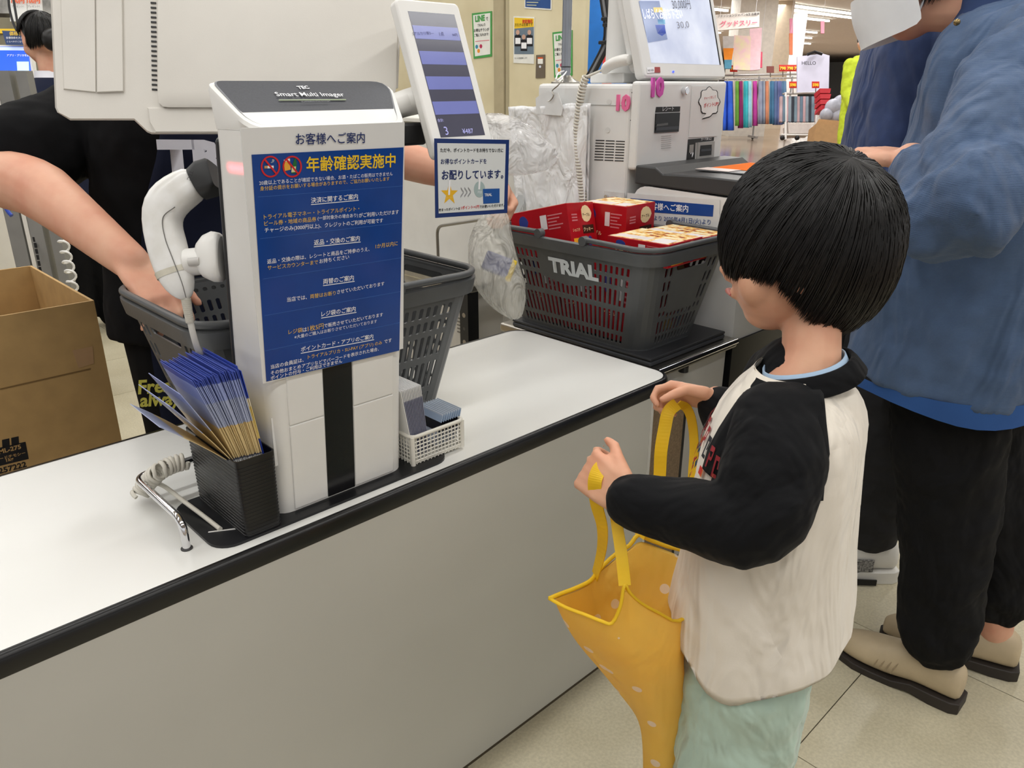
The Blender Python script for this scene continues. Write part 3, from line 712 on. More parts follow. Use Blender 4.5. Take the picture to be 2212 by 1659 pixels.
gb = shopping_basket('shopping_basket', 'grey plastic shopping basket behind the scanner tower under the cashier\'s hand', (.662, 1.196, ZT+.003), 0)
lw = V((.9, 1.34, .8))
nb = MB().obox((.845, 1.351, .795), (.10, .0015, .075), ex=(1, 0, 0), ey=(0, 1, -.19), ez=(0, .19, 1)).obj('sticker', M('paper_label', (222, 222, 218), .6)); par(nb, gb); nb.matrix_parent_inverse = (Matrix.Translation(gb.location)).inverted()
TBX, TBY, TBZ = 1.508, 1.222, .6235
tb = shopping_basket('shopping_basket', 'grey TRIAL shopping basket full of red cookie cartons on the steel table', (TBX, TBY, TBZ), math.pi/2)
tpl = (V((TBX-.118-.0018, TBY, TBZ)), V((-1, 0, -.045/BH)).normalized())
o = ptext('TRIAL', (1188, 586), (1294, 609), tpl, M('logo_silver', (214, 220, 222), .4, var=.02), tb, hpx=27, bold=.05, lift=.001, name='logo')
o.matrix_parent_inverse = (Matrix.Translation(tb.location)@Matrix.Rotation(math.pi/2, 4, 'Z')).inverted()
# ================================================================ COOKIE CARTONS
CRED = M('carton_red', (178, 20, 32), .3, var=.04)
CTOP = M('carton_top_print', (246, 236, 196), .35, var=.1, vscale=30, col2=(214, 120, 60))
nt = CTOP.node_tree; e = nt.nodes['Color Ramp'].color_ramp.elements; e[0].position = .36; e[0].color = rgb((150, 50, 30)); e[1].position = .56; n_ = e.new(.44); n_.color = rgb((236, 180, 70)); nt.nodes['Noise Texture'].inputs['Scale'].default_value = 55
CRM = M('carton_cream', (244, 226, 176), .4); CYL = M('carton_yellow', (244, 182, 44), .4); CWH = M('carton_white', (232, 226, 226), .4); CBL = M('carton_blue', (48, 62, 140), .4); CBR = M('carton_brown', (58, 32, 20), .4); CPK = M('carton_pink', (214, 130, 136), .5)
def carton(label, loc, size, rot, faces=('-x', '-y'), printed_top=True):
    t = thing('cookie_carton', label, 'carton', loc, 'red cookie cartons in the TRIAL basket'); t.rotation_euler = rot
    lx, ly, lz = size
    MB().box(-lx/2, lx/2, -ly/2, ly/2, -lz/2, lz/2).obj('box', CRED, t, bevel=.0012, local=True)
    if printed_top:
        MB().box(-lx/2+.003, lx/2-.003, -ly/2+.003, ly/2-.003, lz/2, lz/2+.0004).obj('top_print', CTOP, t, local=True)
        for k in range(5): MB().box(-lx*.42+k*lx*.05, -lx*.40+k*lx*.05+lx*.02, -ly*.1, ly*.45, lz/2+.0004, lz/2+.0007).obj('text_block', CWH, t, local=True)
        MB().box(-lx*.47, -lx*.1, -ly*.44, -ly*.18, lz/2+.0004, lz/2+.0007).obj('white_panel', CWH, t, local=True)
    for f in faces:
        W, sgn = (ly, 1) if f == '-x' else (lx, 1)
        def Q(u, v, o):
            return (-lx/2-o, -u*W, v*lz) if f == '-x' else (u*W, -ly/2-o, v*lz)
        def patch(u0, u1, v0, v1, m_, nm, o=.0004, rr=0):
            du, dv = u1-u0, v1-v0
            pts = [(u0, v0), (u1, v0), (u1, v1), (u0, v1)] if not rr else [((u0+u1)/2+du/2*math.cos(k*.5236)*(1+.10*math.cos(3*k*.5236)), (v0+v1)/2+dv/2*math.sin(k*.5236)) for k in range(12)]
            n = (-1, 0, 0) if f == '-x' else (0, -1, 0)
            MB().slab([Q(u, v, o) for u, v in pts], n, .0004).obj(nm, m_, t, local=True)
        def txt(s, u, v, wf, m_, o=.0006):
            p = V(Q(u, v, 0)); r = (0, -1, 0) if f == '-x' else (1, 0, 0); n_ = V((-1, 0, 0)) if f == '-x' else V((0, -1, 0))
            x = ltext(s, p+n_*o, r, (0, 0, 1), wf*W, m_, t, bold=.02, lift=0); x.matrix_parent_inverse = Matrix.Identity(4)
        if f == '-y':
            patch(-.02, .36, .08, .44, CRM, 'logo_patch', rr=1); txt('アーブル', .02, .2, .28, CBR, .0008); patch(-.02, .4, -.16, .02, CBR, 'logo_band'); txt('クッキー', 0, -.12, .36, CRM, .0008)
            patch(-.4, -.05, -.42, -.24, CYL, 'flavour_label'); patch(.12, .3, -.44, -.22, CBL, 'maker_mark', rr=1); txt('ショコラ', -.4, -.1, .26, CRM)
            for k in range(3): patch(-.38, -.18, .12+k*.06, .15+k*.06, CPK, 'small_print')
        else:
            patch(-.36, -.2, .1, .4, CBL, 'maker_mark', rr=1); txt('アーブル', -.38, -.18, .34, CRM)
            patch(.02, .13, .04, .34, CWH, 'code_panel')
            for k in range(5): patch(.15, .4-.05*(k % 3), .3-k*.07, .325-k*.07, CPK, 'small_print')
    return t
carton('flat cookie carton with printed top at the near end of the TRIAL basket', (1.46, 1.045, .852), (.135, .165, .052), (0, 0, math.radians(2)))
carton('flat cookie carton with printed top between the other flat carton and the kiosk', (1.60, 1.06, .845), (.12, .165, .05), (0, 0, math.radians(-3)))
carton('upright cookie carton with pale top at the back of the TRIAL basket by the kiosk', (1.60, 1.262, .862), (.125, .135, .115), (0, 0, math.radians(3)))
carton('tilted red cookie carton leaning over the far left rim of the TRIAL basket', (1.452, 1.348, .852), (.125, .17, .115), (math.radians(-14), math.radians(5), math.radians(10)))
n = 0
for j, yy in enumerate((1.102, 1.222, 1.342)):
    for i, xx in enumerate((1.457, 1.559)):
        n += 1
        carton('cookie carton low in the TRIAL basket seen through its slots', (xx, yy, TBZ+.004+.0925), (.098, .112, .182), (0, 0, 0), printed_top=False)
# ================================================================ STEEL TABLE beside the counter
st = thing('steel_table', 'stainless steel side table between the white counter and the payment kiosk', 'table', (1.55, 1.2, 0))
MB().box(1.376, 1.716, .953, 1.472, .576, .6).obj('top', STEEL, st, bevel=.006, seg=3)
MB().box(1.40, 1.70, .975, 1.43, .02, .575).obj('cabinet', M('cabinet_white', (206, 203, 196), .5, var=.02), st)
MB().tube([(1.378, .957, .592), (1.716, .957, .592)], .0075, 12).obj('rolled_edge', CHROME, st, smooth=60)
MB().cyl((1.50, .966, .562), (1.50, .966, .576), .012, 14).obj('knob', BLACK, st)
sp_ = thing('scale_plate', 'dark grey scale plate lying under the TRIAL basket on the steel table', 'scale', (1.53, 1.2, .6))
MB().box(1.378, 1.69, .975, 1.425, .6003, .612).obj('body', M('plate_grey', (72, 74, 78), .4), sp_, bevel=.004)
MB().box(1.378, 1.69, .975, 1.425, .6125, .6195).obj('top', DARK, sp_, bevel=.003)
br = thing('brown_flap_board', 'brown board with black edging in the gap between counter and steel table', 'board', (1.30, 1.0, 0))
bx_ = PY(1466, 950, .93).x; bz_ = PY(1425, 872, .93).z
MB().box(1.302, bx_, .922, .938, .005, bz_).obj('board', M('brown_laminate', (140, 118, 92), .6, var=.12, vscale=200), br)
MB().tube([(1.302, .93, bz_), (bx_+.006, .93, bz_), (bx_+.006, .93, .005)], .0095, 10).obj('black_edging', BLACK, br, smooth=60)
# ================================================================ PAYMENT KIOSK
KX, KX2, KY, KYB = 1.722, 2.134, 1.31, 1.68
KW = M('kiosk_white', (226, 226, 224), .4, var=.015)
kk = thing('payment_kiosk', 'white self payment kiosk with receipt slot, card reader and pink number ten stickers', 'kiosk', (1.92, 1.3, 0))
pts = fillet([V((KX, .972, .585)), V((KX, .975, .938)), V((KX, 1.312, .948)), V((KX, 1.312, .585))], .05, 6)
lo = [(p.y, p.z) for p in pts]
MB().loft([[(KX, y, z) for y, z in lo], [(KX2, y, z) for y, z in lo]], True).obj('lower_body', KW, kk, smooth=40)
MB().box(KX-.002, KX2, .968, KYB, 0, .584).obj('base', BLACK, kk)
tr = [(.99, .944), (.985, .962), (1.0, .984), (1.10, .986), (1.16, .984), (1.22, .982), (1.245, .997), (1.309, .998), (1.309, .95)]
MB().loft([[(KX-.001, y, z) for y, z in tr], [(KX2+.02, y, z) for y, z in tr]], True).obj('coin_tray', M('tray_dark', (58, 59, 60), .42, var=.05), kk, bevel=.004)
MB().box(KX+.10, KX2-.03, 1.01, 1.19, .986, .9895).obj('tray_lid', M('tray_slate', (86, 88, 90), .35), kk, bevel=.002)
MB().box(KX+.16, KX+.36, 1.05, 1.18, .99, .9908).obj('orange_label', M('tray_orange', (240, 118, 30), .85, spec=.2), kk)
MB().box(KX+.10, KX+.16, 1.09, 1.19, .99, .9908).obj('pale_label', M('tray_pale', (222, 206, 200), .45), kk)
MB().box(KX+.002, KX2, KY+.03, KYB, .3, 1.2).obj('upper_body', KW, kk, bevel=.012, seg=3)
MB().box(KX, KX2+.002, KY, KY+.0285, .984, 1.206).obj('front_door', KW, kk, bevel=.008, seg=3)
MB().box(KX+.0005, KX+.003, KY+.04, KYB-.01, 1.1455, 1.147).obj('seam', M('seam_shadow', (170, 170, 168)), kk)
fp = (V((KX, KY, 1.1)), V((0, -1, 0))); sp = (V((KX+.002, 1.5, 1.1)), V((-1, 0, 0)))
ppoly([(1494, 186), (1559, 186), (1548, 294), (1487, 297)], fp, KW, kk, 'inset_panel', t=.002)
ppoly([(1417, 231), (1469, 230), (1468, 241), (1415, 243)], fp, M('label_black', (20, 18, 18), .35), kk, 'receipt_label')
ptext('レシート', (1430, 240), (1454, 239), fp, INK_W, kk, lift=.002)
rsl = ppoly([(1415, 245), (1467, 243), (1464, 284), (1413, 287)], fp, M('slot_black', (10, 10, 12), .25), kk, 'receipt_slot', t=.003)
ppoly([(1416, 268), (1440, 265), (1440, 270), (1415, 273)], fp, M('slot_grey', (90, 92, 92), .4), rsl, 'receipt_lip', lift=.004)
ppoly([(1415, 275), (1463, 272), (1462, 279), (1414, 282)], fp, M('slot_smoke', (46, 48, 54), .15), rsl, 'receipt_flap', lift=.004)
for k in range(7): ppoly([(1428, 294+k*4.2), (1449, 292.5+k*4.2), (1449, 293.3+k*4.2), (1428, 294.8+k*4.2)], fp, M('rib_grey', (180, 180, 178)), kk, 'rib')
ppoly([(1486, 301), (1542, 296), (1541, 304), (1502, 308), (1500, 346), (1482, 348)], fp, M('label_black', (20, 18, 18)), kk, 'card_label')
ptext('カード挿入口', (1513, 304), (1535, 302), fp, INK_W, kk, lift=.002)
ppoly([(1488, 313), (1497, 312), (1496, 329), (1487, 330)], fp, M('icon_grey', (150, 148, 144)), kk, 'card_icon', lift=.002)
ptext('↑', (1489, 341), (1497, 340), fp, INK_W, kk, lift=.002, bold=.06)
c_ = [(1505, 308), (1540, 305), (1538, 340), (1503, 344)]
crd = ppoly(c_, fp, M('reader_grey', (168, 166, 162), .4), kk, 'card_reader', t=.006)
ppoly([(1509, 314), (1533, 312), (1532, 334), (1507, 337)], fp, BLACK, crd, 'card_slot', lift=.0066)
ppoly([(1509, 322), (1532, 320), (1532, 325), (1508, 327)], fp, M('slot_smoke', (46, 48, 54)), crd, 'slot_bar', lift=.008)
a = PP(1476, 196, fp)
MB().cyl(a, a+V((0, -.014, 0)), .0105, 24).obj('key_lock', CHROME, kk, smooth=40, bevel=.0015)
bb = []
for k in range(36):
    an = 2*math.pi*k/36; r_ = 1+.09*math.cos(8*an); bb.append((1530+22*r_*math.cos(an), 220+31*r_*math.sin(an)))
bb[10:11] = [(1514, 258)]
ppoly(bb, fp, M('bubble_black', (30, 30, 30)), kk, 'bubble_outline', t=.001, lift=.003)
ppoly([(1529.5+(x-1530)*.93, 219.5+(y-220)*.94) for x, y in bb], fp, M('bubble_white', (240, 240, 238), .5), kk, 'bubble', t=.0004, lift=.0042)
ptext('チャージをして', (1518, 216), (1543, 212), fp, INK_R, kk, lift=.005, bold=.01); ptext('ポイントUP!!', (1517, 233), (1549, 228), fp, INK_R, kk, lift=.005, bold=.02)
PK1 = M('pink_foam', (232, 112, 160), .6, var=.05); PK2 = M('magenta_foam', (208, 88, 176), .6, var=.05)
ptext('10', (1405, 211), (1431, 210), fp, PK2, kk, lift=.0012, bold=.05, ext=.05, name='number_sticker'); ptext('10', (1332, 240), (1361, 241), sp, PK1, kk, lift=.0012, bold=.05, ext=.05, name='number_sticker')
for i in range(3):
    for j in range(8):
        x = 1287+i*22-j*.4; y = 302+i*1+j*6
        ppoly([(x, y), (x+19, y+.6), (x+19, y+2.6), (x, y+2)], sp, BLACK, kk, 'vent_slot', t=.0006)
for x, y in ((1366, 200), (1363, 260)): ppoly(pellipse((x, y), 1.6, 1.6, 8), sp, BLACK, kk, 'screw_hole', t=.0004)
for x, y in ((1316, 220), (1313, 281)): ppoly(pellipse((x, y), 5, 6, 14), sp, M('plug_white', (216, 216, 214)), kk, 'blanking_plug', t=.0008)
ppoly([(1307, 412), (1350, 417), (1350, 445), (1304, 440)], (V((KX, 1.4, .9)), V((-1, 0, 0))), M('plate_white', (218, 216, 212), .4), kk, 'switch_plate', t=.003)
for x, y in ((1312, 425), (1336, 429)):
    p = PX(x, y, KX-.003); MB().cyl(p, p+V((-.008, 0, 0)), .006, 10).obj('toggle_switch', CHROME, kk, smooth=40)
# screen of the kiosk
km = thing('kiosk_monitor', 'white framed touch monitor tilted back on top of the payment kiosk', 'monitor', (1.93, 1.36, 1.207))
kb = PY(1404, 137, 1.335); ktp = PX(1380, 0, kb.x); ku = (ktp-kb).normalized(); kn = V((1, 0, 0)).cross(ku); kw_ = PY(1554, 138, 1.335).x-kb.x; kh = kw_*.78
def KP(u, v, o=0): return kb+V((u, 0, 0))+ku*v+kn*o
def kslab(u0, u1, v0, v1, o, t, r=0):
    q_ = rrect(u0, u1, v0, v1, r, 4) if r else [(u0, v0), (u1, v0), (u1, v1), (u0, v1)]
    return MB().slab([KP(u, v, o) for u, v in q_], kn, t)
kslab(-.04, kw_+.02, -.036, kh+.03, .004, .03, .012).obj('frame', KW, km, smooth=40, bevel=.004)
kslab(-.02, kw_-.01, -.01, kh, -.026, .03, .02).obj('rear_shell', KW, km, bevel=.006)
KS = M('kiosk_screen', (206, 212, 226), .12, var=.06, vscale=8, emit=.45, col2=(176, 184, 206))
kslab(0, kw_, 0, kh, .0044, .001).obj('screen', KS, km)
kslab(kw_-.005, kw_+.001, 0, kh, .0048, .0006).obj('screen_edge', BLACK, km)
kpl = (KP(0, 0, .0052), kn)
def kpoly(p, c, nm, em=.4): ppoly(p, kpl, M('ks_'+nm, c, .15, emit=em), km, nm, t=.0002, lift=0)
kpoly([(1380, 2), (1424, 2), (1442, 85), (1400, 92)], (122, 136, 172), 'blue_picture')
kpoly([(1411, 16), (1430, 16), (1433, 26), (1413, 27)], (206, 186, 110), 'yellow_patch'); kpoly([(1420, 42), (1436, 42), (1437, 52), (1422, 52)], (112, 168, 196), 'cyan_patch')
kpoly([(1415, 54), (1436, 54), (1438, 72), (1430, 78), (1420, 72)], (70, 92, 176), 'cup_picture')
kpl = (KP(0, 0, .006), kn)
ptext('30,000円', (1454, 22), (1493, 20), kpl, M('ks_grey', (96, 98, 112), .3), km, hpx=12); ptext('しばらくお待ち下さい', (1391, 42), (1476, 41), kpl, M('ks_white', (236, 238, 246), .3, emit=.5), km, hpx=13, bold=.02)
ptext('30,0', (1464, 64), (1490, 62), kpl, M('ks_grey2', (150, 152, 166), .3), km, hpx=9)
fpl = (KP(0, -.02, .0045), kn)
ppoly([(1397, 146), (1413, 145), (1413, 157), (1398, 158)], fpl, INK_W, km, 'label_white'); ppoly([(1413, 145), (1425, 145), (1426, 157), (1413, 157)], fpl, M('label_red', (160, 70, 70)), km, 'label_red')
ptext('NO.303', (1399, 155), (1411, 154), fpl, INK_K, km, lift=.002)
ppoly(pellipse((1454, 155), 2.2, 2.2, 10), fpl, M('led_blue', (60, 80, 230), emit=1.5), km, 'status_led')
MB().tube([(KX+.19, KY+.07, 1.2), (KX+.19, KY+.10, 1.30)], [.06, .045], 16).obj('stand', KW, km, smooth=40)
rs = thing('register_stand', 'white cylindrical stand column behind the kiosk monitor', 'stand', (1.84, 1.47, 1.201))
MB().tube([(1.84, 1.47, 1.201), (1.84, 1.47, 1.24), (1.84, 1.47, 1.5)], [.055, .043, .040], 20).obj('column', KW, rs, smooth=40)
MB().box(1.78, 1.90, 1.41, 1.53, 1.201, 1.228).obj('foot', KW, rs, bevel=.004)
# handset with coiled cord on the kiosk
hd = thing('kiosk_handset', 'white handheld reader wrapped in clear film lying on the kiosk with coiled cord', 'reader', PX(1320, 140, 1.76))
MB().loft([[PX(x, y, 1.76)+V((dx*.02, 0, dz*.016)) for dx, dz in [(math.cos(t*.628), math.sin(t*.628)) for t in range(10)]] for x, y in ((1303, 152), (1312, 144), (1325, 136), (1345, 130), (1365, 128))], True).obj('body', WHITE, hd, smooth=60, sub=1)
coil([PX(1266, 165, 1.70), PX(1258, 190, 1.70), PX(1252, 225, 1.70), PX(1247, 280, 1.70), PX(1250, 340, 1.70), PX(1256, 400, 1.70), PX(1262, 450, 1.70)], .0088, 42, .0032, 6, 9).obj('coiled_cord', CW, hd, smooth=60)
MB().tube(spline([PX(1304, 150, 1.76), PX(1285, 158, 1.72), PX(1266, 166, 1.70)], 6), .0035, 8).obj('lead', CW, hd, smooth=60)
# pole, cable loop
pb_ = PZ(1222, 172, 1.201); pb_ = V((1.80, 1.655, 1.201))
po = thing('grey_pole', 'grey metal pole on round chrome base standing at the rear of the kiosk', 'pole', pb_)
base_ = PX(1222, 168, 1.80)
MB().tube([(base_.x, base_.y, 1.2005), (base_.x, base_.y, 1.9)], .0135, 16).obj('shaft', M('pole_grey', (150, 156, 166), .35, .6), po, smooth=60)
MB().loft([[(base_.x+r*math.cos(k*.3927), base_.y+r*math.sin(k*.3927), z) for k in range(16)] for r, z in ((.042, 1.2002), (.042, 1.204), (.024, 1.213), (.0138, 1.222))], True).obj('flange', STEEL, po, smooth=30)
MB().tube([V((base_.x+.0145*math.cos(k*.785), base_.y+.0145*math.sin(k*.785), 1.245)) for k in range(8)], .0016, 6, closed=True).obj('zip_tie', BLACK, po)
cbl = thing('cable_bundle', 'bundle of black cables tied together rising behind the kiosk', 'cables', PX(1275, 170, 2.3))
for dx in (-5, 0, 6):
    MB().tube(spline([PX(1272+dx, 168, 2.3), PX(1290+dx, 135, 2.3), PX(1309+dx, 95, 2.3), PX(1313+dx, 60, 2.3), PX(1308+dx, 25, 2.3), PX(1300+dx, -30, 2.3)], 6), .007, 8).obj('cable', BLACK if dx else M('cable_grey', (120, 120, 122), .5), cbl, smooth=60)
for x, y in ((1311, 41), (1314, 54), (1305, 92)): MB().obox(PX(x, y, 2.29), (.03, .03, .012)).obj('cable_tie', BLACK, cbl, bevel=.003)
# customer notice on the kiosk side
kn_ = thing('kiosk_notice', 'laminated notice with blue heading on the kiosk side behind the cartons', 'notice', (KX, 1.2, .85))
npl = (V((KX-.003, 1.2, .9)), V((-1, 0, 0)))
MB().slab([PP(*p, npl) for p in ((1355, 417), (1555, 432), (1553, 500), (1353, 492))][::-1], (-1, 0, 0), .0015).obj('lamination', M('clear_laminate2', (222, 222, 220), .15), kn_)
ppoly([(1362, 428), (1542, 443), (1540, 468), (1362, 455)], npl, M('sign_blue2', (24, 72, 148), .3), kn_, 'blue_heading', t=.0003)
ptext('お客様へご案内', (1395, 452), (1487, 459), npl, INK_W, kn_, lift=.0012, bold=.02)
ptext('4月1日(火)より 2025年4月1日(火)より', (1366, 474), (1535, 488), npl, M('blue_print', (40, 74, 140)), kn_, lift=.001, bold=.008)
# rear cabinet, shelf, rail
rc = thing('rear_cabinet', 'low white steel cabinet with steel shelf and wire rail behind the counter', 'cabinet', (1.8, 2.1, 0))
MB().box(1.735, 2.1, 1.70, 2.75, 0, 1.09).obj('body', M('cabinet_paint', (222, 220, 213), .5, var=.02), rc, bevel=.004)
MB().box(1.56, 1.735, 1.80, 2.45, .585, .612).obj('shelf', STEEL, rc, bevel=.006)
MB().box(1.60, 1.735, 1.84, 2.42, .02, .58).obj('panel', M('cabinet_white', (206, 203, 196)), rc)
MB().box(1.555, 1.60, 1.81, 1.85, .0, .584).obj('perforated_post', BLACK, rc)
for k in range(9): MB().cyl((1.5545, 1.83, .15+k*.045), (1.556, 1.83, .15+k*.045), .0055 if k % 2 else .008, 10).obj('post_hole', M('hole_grey', (70, 68, 64)) if k % 2 else M('bolt_tan', (150, 140, 124)), rc)
rx = 1.62
MB().tube(fillet([PX(947, 568, rx), PX(944, 489, rx), PX(1100, 465, rx)], .03, 6), .0052, 10).obj('wire_rail', M('rail_metal', (150, 146, 138), .35, .8), rc, smooth=60)
for j in range(5): MB().obox(PX(1000, 690+0*j, 1.599)+V((0, 0, -.012*j)), (.002, .06, .004)).obj('louvre', M('louvre_dark', (120, 116, 108)), rc)
# ================================================================ PEOPLE: helpers
def limb(mb, pts, rad, n=14, flat=None):
    P = [V(p) for p in pts]
    mb.tube(P, rad, n, True, flat=flat)
    for p, r in ((P[0], rad[0]), (P[-1], rad[-1])): mb.ell(p, r*.98, 12, 8)
def slimb(mb, pts, rad, k=5, n=14):
    """smooth limb: spline through points, radii interpolated"""
    P = spline(pts, k); R = []
    for i in range(len(pts)-1): R += [rad[i]+(rad[i+1]-rad[i])*j/k for j in range(k)]
    limb(mb, P, R+[rad[-1]], n)
def rot(v, ax, deg): return Matrix.Rotation(math.radians(deg), 3, ax)@V(v)
def hand(mb, wrist, d, nrm, side, L, curl=(30, 45, 30), spread=5, thumb=(35, 20, 15), curls=None):
    """wrist point, d finger direction, nrm palm-facing normal, side: thumb side direction, L hand length; five separate bent fingers"""
    w = V(wrist); d = V(d).normalized(); nrm = (V(nrm)-d*V(nrm).dot(d)).normalized(); s = d.cross(nrm)
    if s.dot(V(side)) < 0: s = -s
    wid = .40*L; pl_ = .5*L
    for k in range(5):
        f = (k/4-.5); a = w+s*(f*wid*.62); b = w+d*pl_+s*(f*wid*.86)
        limb(mb, [a, a.lerp(b, .5)-nrm*.01*L, b], [.062*L, .07*L, .058*L], 10)
    lens = (.40, .45, .42, .33); ends = []
    for i in range(4):
        f = .43-.285*i; base = w+d*(pl_*(.97-.03*abs(i-1)))+s*(f*wid); ax = d.cross(nrm)
        c = curls[i] if curls else curl; dd = (d+s*math.tan(math.radians(spread*(1.3-i)*.8))).normalized()
        pts = [base-dd*.03*L, base]; ang = 0
        for seg, cu in zip((.45, .31, .24), c):
            ang += cu; v = Matrix.Rotation(math.radians(ang), 3, ax)@dd; pts.append(pts[-1]+v*(seg*lens[i]*L))
        r0 = .052*L*(1 if i < 3 else .88)
        limb(mb, pts, [r0, r0, r0*.93, r0*.86, r0*.72], 10); ends.append(pts[-1])
    b0_ = w+d*(.12*L)+s*(wid*.42); t1 = b0_+(d*math.cos(math.radians(thumb[0]))+s*math.sin(math.radians(thumb[0]))).normalized()*.2*L+nrm*.04*L
    dd = (t1-b0_).normalized(); dd2 = (dd*math.cos(math.radians(thumb[1]))+nrm*math.sin(math.radians(thumb[1]))).normalized(); t2 = t1+dd2*.17*L
    dd3 = (dd2*math.cos(math.radians(thumb[2]))-s*math.sin(math.radians(thumb[2]))).normalized(); t3 = t2+dd3*.13*L
    limb(mb, [b0_-d*.04*L-s*.05*L, b0_, t1, t2, t3], [.075*L, .078*L, .064*L, .056*L, .042*L], 10)
    return ends, t3
def head(mb, c, f, u, S):
    """head centre c, facing f, up u, S total head height"""
    f = V(f).normalized(); u = (V(u)-f*V(u).dot(f)).normalized(); s = f.cross(u); m = Matrix((s, f, u)).transposed(); c = V(c)
    def P(x, y, z): return c+m@V((x*S, y*S, z*S))
    mb.ell(P(0, -.05, .10), (.345*S, .41*S, .40*S), 24, 16, rot=m)
    mb.ell(P(0, .12, -.12), (.285*S, .27*S, .33*S), 20, 14, rot=m)
    mb.ell(P(0, .16, -.33), (.18*S, .17*S, .13*S), 16, 10, rot=m)
    for sx in (-1, 1):
        mb.ell(P(sx*.17, .22, -.14), (.13*S, .12*S, .14*S), 14, 10, rot=m)
        mb.ell(P(sx*.34, -.02, -.07), (.03*S, .075*S, .11*S), 12, 10, rot=m)
    mb.tube([P(0, .365, .05), P(0, .41, -.06), P(0, .435, -.105)], [.03*S, .045*S, .052*S], 10)
    mb.ell(P(0, .40, -.115), (.07*S, .045*S, .045*S), 12, 8, rot=m)
    mb.ell(P(0, .375, -.225), (.10*S, .035*S, .035*S), 12, 8, rot=m)
    return P, m
def face_parts(P, m, S, parent):
    EW = M('eye_white', (232, 230, 226), .3); EI = M('eye_dark', (30, 20, 16), .15); LP = M('lip_skin', (196, 118, 108), .4); BR = M('brow_hair', (24, 20, 18), .7)
    for sx in (-1, 1):
        e_ = MB().ell(P(sx*.15, .325, .0), (.055*S, .03*S, .026*S), 12, 8, rot=m).obj('eye', EW, parent, smooth=180)
        MB().ell(P(sx*.15, .35, .0), (.024*S, .012*S, .024*S), 10, 8, rot=m).obj('iris', EI, e_, smooth=180)
        MB().tube([P(sx*.08, .385, .085), P(sx*.15, .375, .10), P(sx*.22, .33, .085)], .011*S, 6).obj('eyebrow', BR, parent, smooth=60)
    MB().tube([P(-.08, .39, -.225), P(0, .415, -.215), P(.08, .39, -.225)], [.008*S, .02*S, .008*S], 8).obj('lips', LP, parent, smooth=60)
HAIRM = M('black_hair', (17, 15, 14), .42, spec=.5, var=.3, vscale=300)
def hair(parent, c, m, R, crown, line, n, rad, name='hair', seed=1, cover=.5, jit=.012, mat=None, cap=.985, low=None):
    """straight strands combed from a crown over a rounded skull; m maps local (side, front, up); line(az) gives the local end height for azimuth 0 front"""
    RL = low or R[2]; rg = random.Random(seed); mb = MB(); c = V(c); cr = V(crown).normalized()
    def surf(dv, k):
        dv = dv.normalized(); rz = R[2] if dv.z > 0 else RL; t = 1/math.sqrt((dv.x/R[0])**2+(dv.y/R[1])**2+(dv.z/rz)**2); return dv*t*k
    def endd(az, dz=0):
        z = line(az)+dz; h = max(.05, 1-(z/(R[2] if z > 0 else RL))**2)**.5
        return V((math.sin(az)*R[0]*h, math.cos(az)*R[1]*h, z))
    def sl(a, b, t):
        a, b = a.normalized(), b.normalized(); o = math.acos(max(-1, min(1, a.dot(b))))
        if o < 1e-4: return a
        return (a*math.sin((1-t)*o)+b*math.sin(t*o))/math.sin(o)
    # under-cap so the scalp never shows
    rings = [[c+m@surf(sl(cr, endd(2*math.pi*j/40), .02+.98*i/14), cap-.05*(i/14)**6) for j in range(40)] for i in range(15)]
    mb.loft(rings, False); mb.add(rings[0], [tuple(range(40))])
    for q in range(n):
        az = rg.uniform(0, 2*math.pi); e = endd(az, rg.uniform(-jit, jit*1.3)); s0 = rg.uniform(.0, cover)*rg.random()**.3; K = 8; lift = rg.uniform(.985, 1.035); wob = rg.uniform(-.035, .035); pts = []
        clump = math.sin(az*37)*.010+math.sin(az*83+1)*.007
        for i in range(K+1):
            t = s0+(1-s0)*i/K; az2 = az+wob*t*t
            dv = sl(cr, endd(az2, e.z-line(az)), t); pts.append(c+m@surf(dv, (.985+(lift-.985)*min(1, (t-s0)*4)+clump*t)*(1+.012*math.sin(q*1.7)*t*t)))
        mb.tube(pts, [rad*(.6+.6*math.sin(math.pi*min(1, (i+.6)/(K+.5)))**.5)*(1 if i < K else .25) for i in range(K+1)], 3, False)
    return mb.obj(name, mat or HAIRM, parent, smooth=180)
def cloth(mb, name, mat, parent, vox=.006, smo=4, noisy=None): return mb.obj(name, mat, parent, remesh=vox, smo=smo, noisy=noisy)
def ring(c, ex, ey, rx, ry, n=28, sq=2.2, dz=None):
    c, ex, ey = V(c), V(ex), V(ey); out = []
    for k in range(n):
        t = 2*math.pi*k/n; a, b = math.cos(t), math.sin(t)
        p = c+ex*(rx*math.copysign(abs(a)**(2/sq), a))+ey*(ry*math.copysign(abs(b)**(2/sq), b))
        if dz: p = p+V((0, 0, dz(t)))
        out.append(p)
    return out
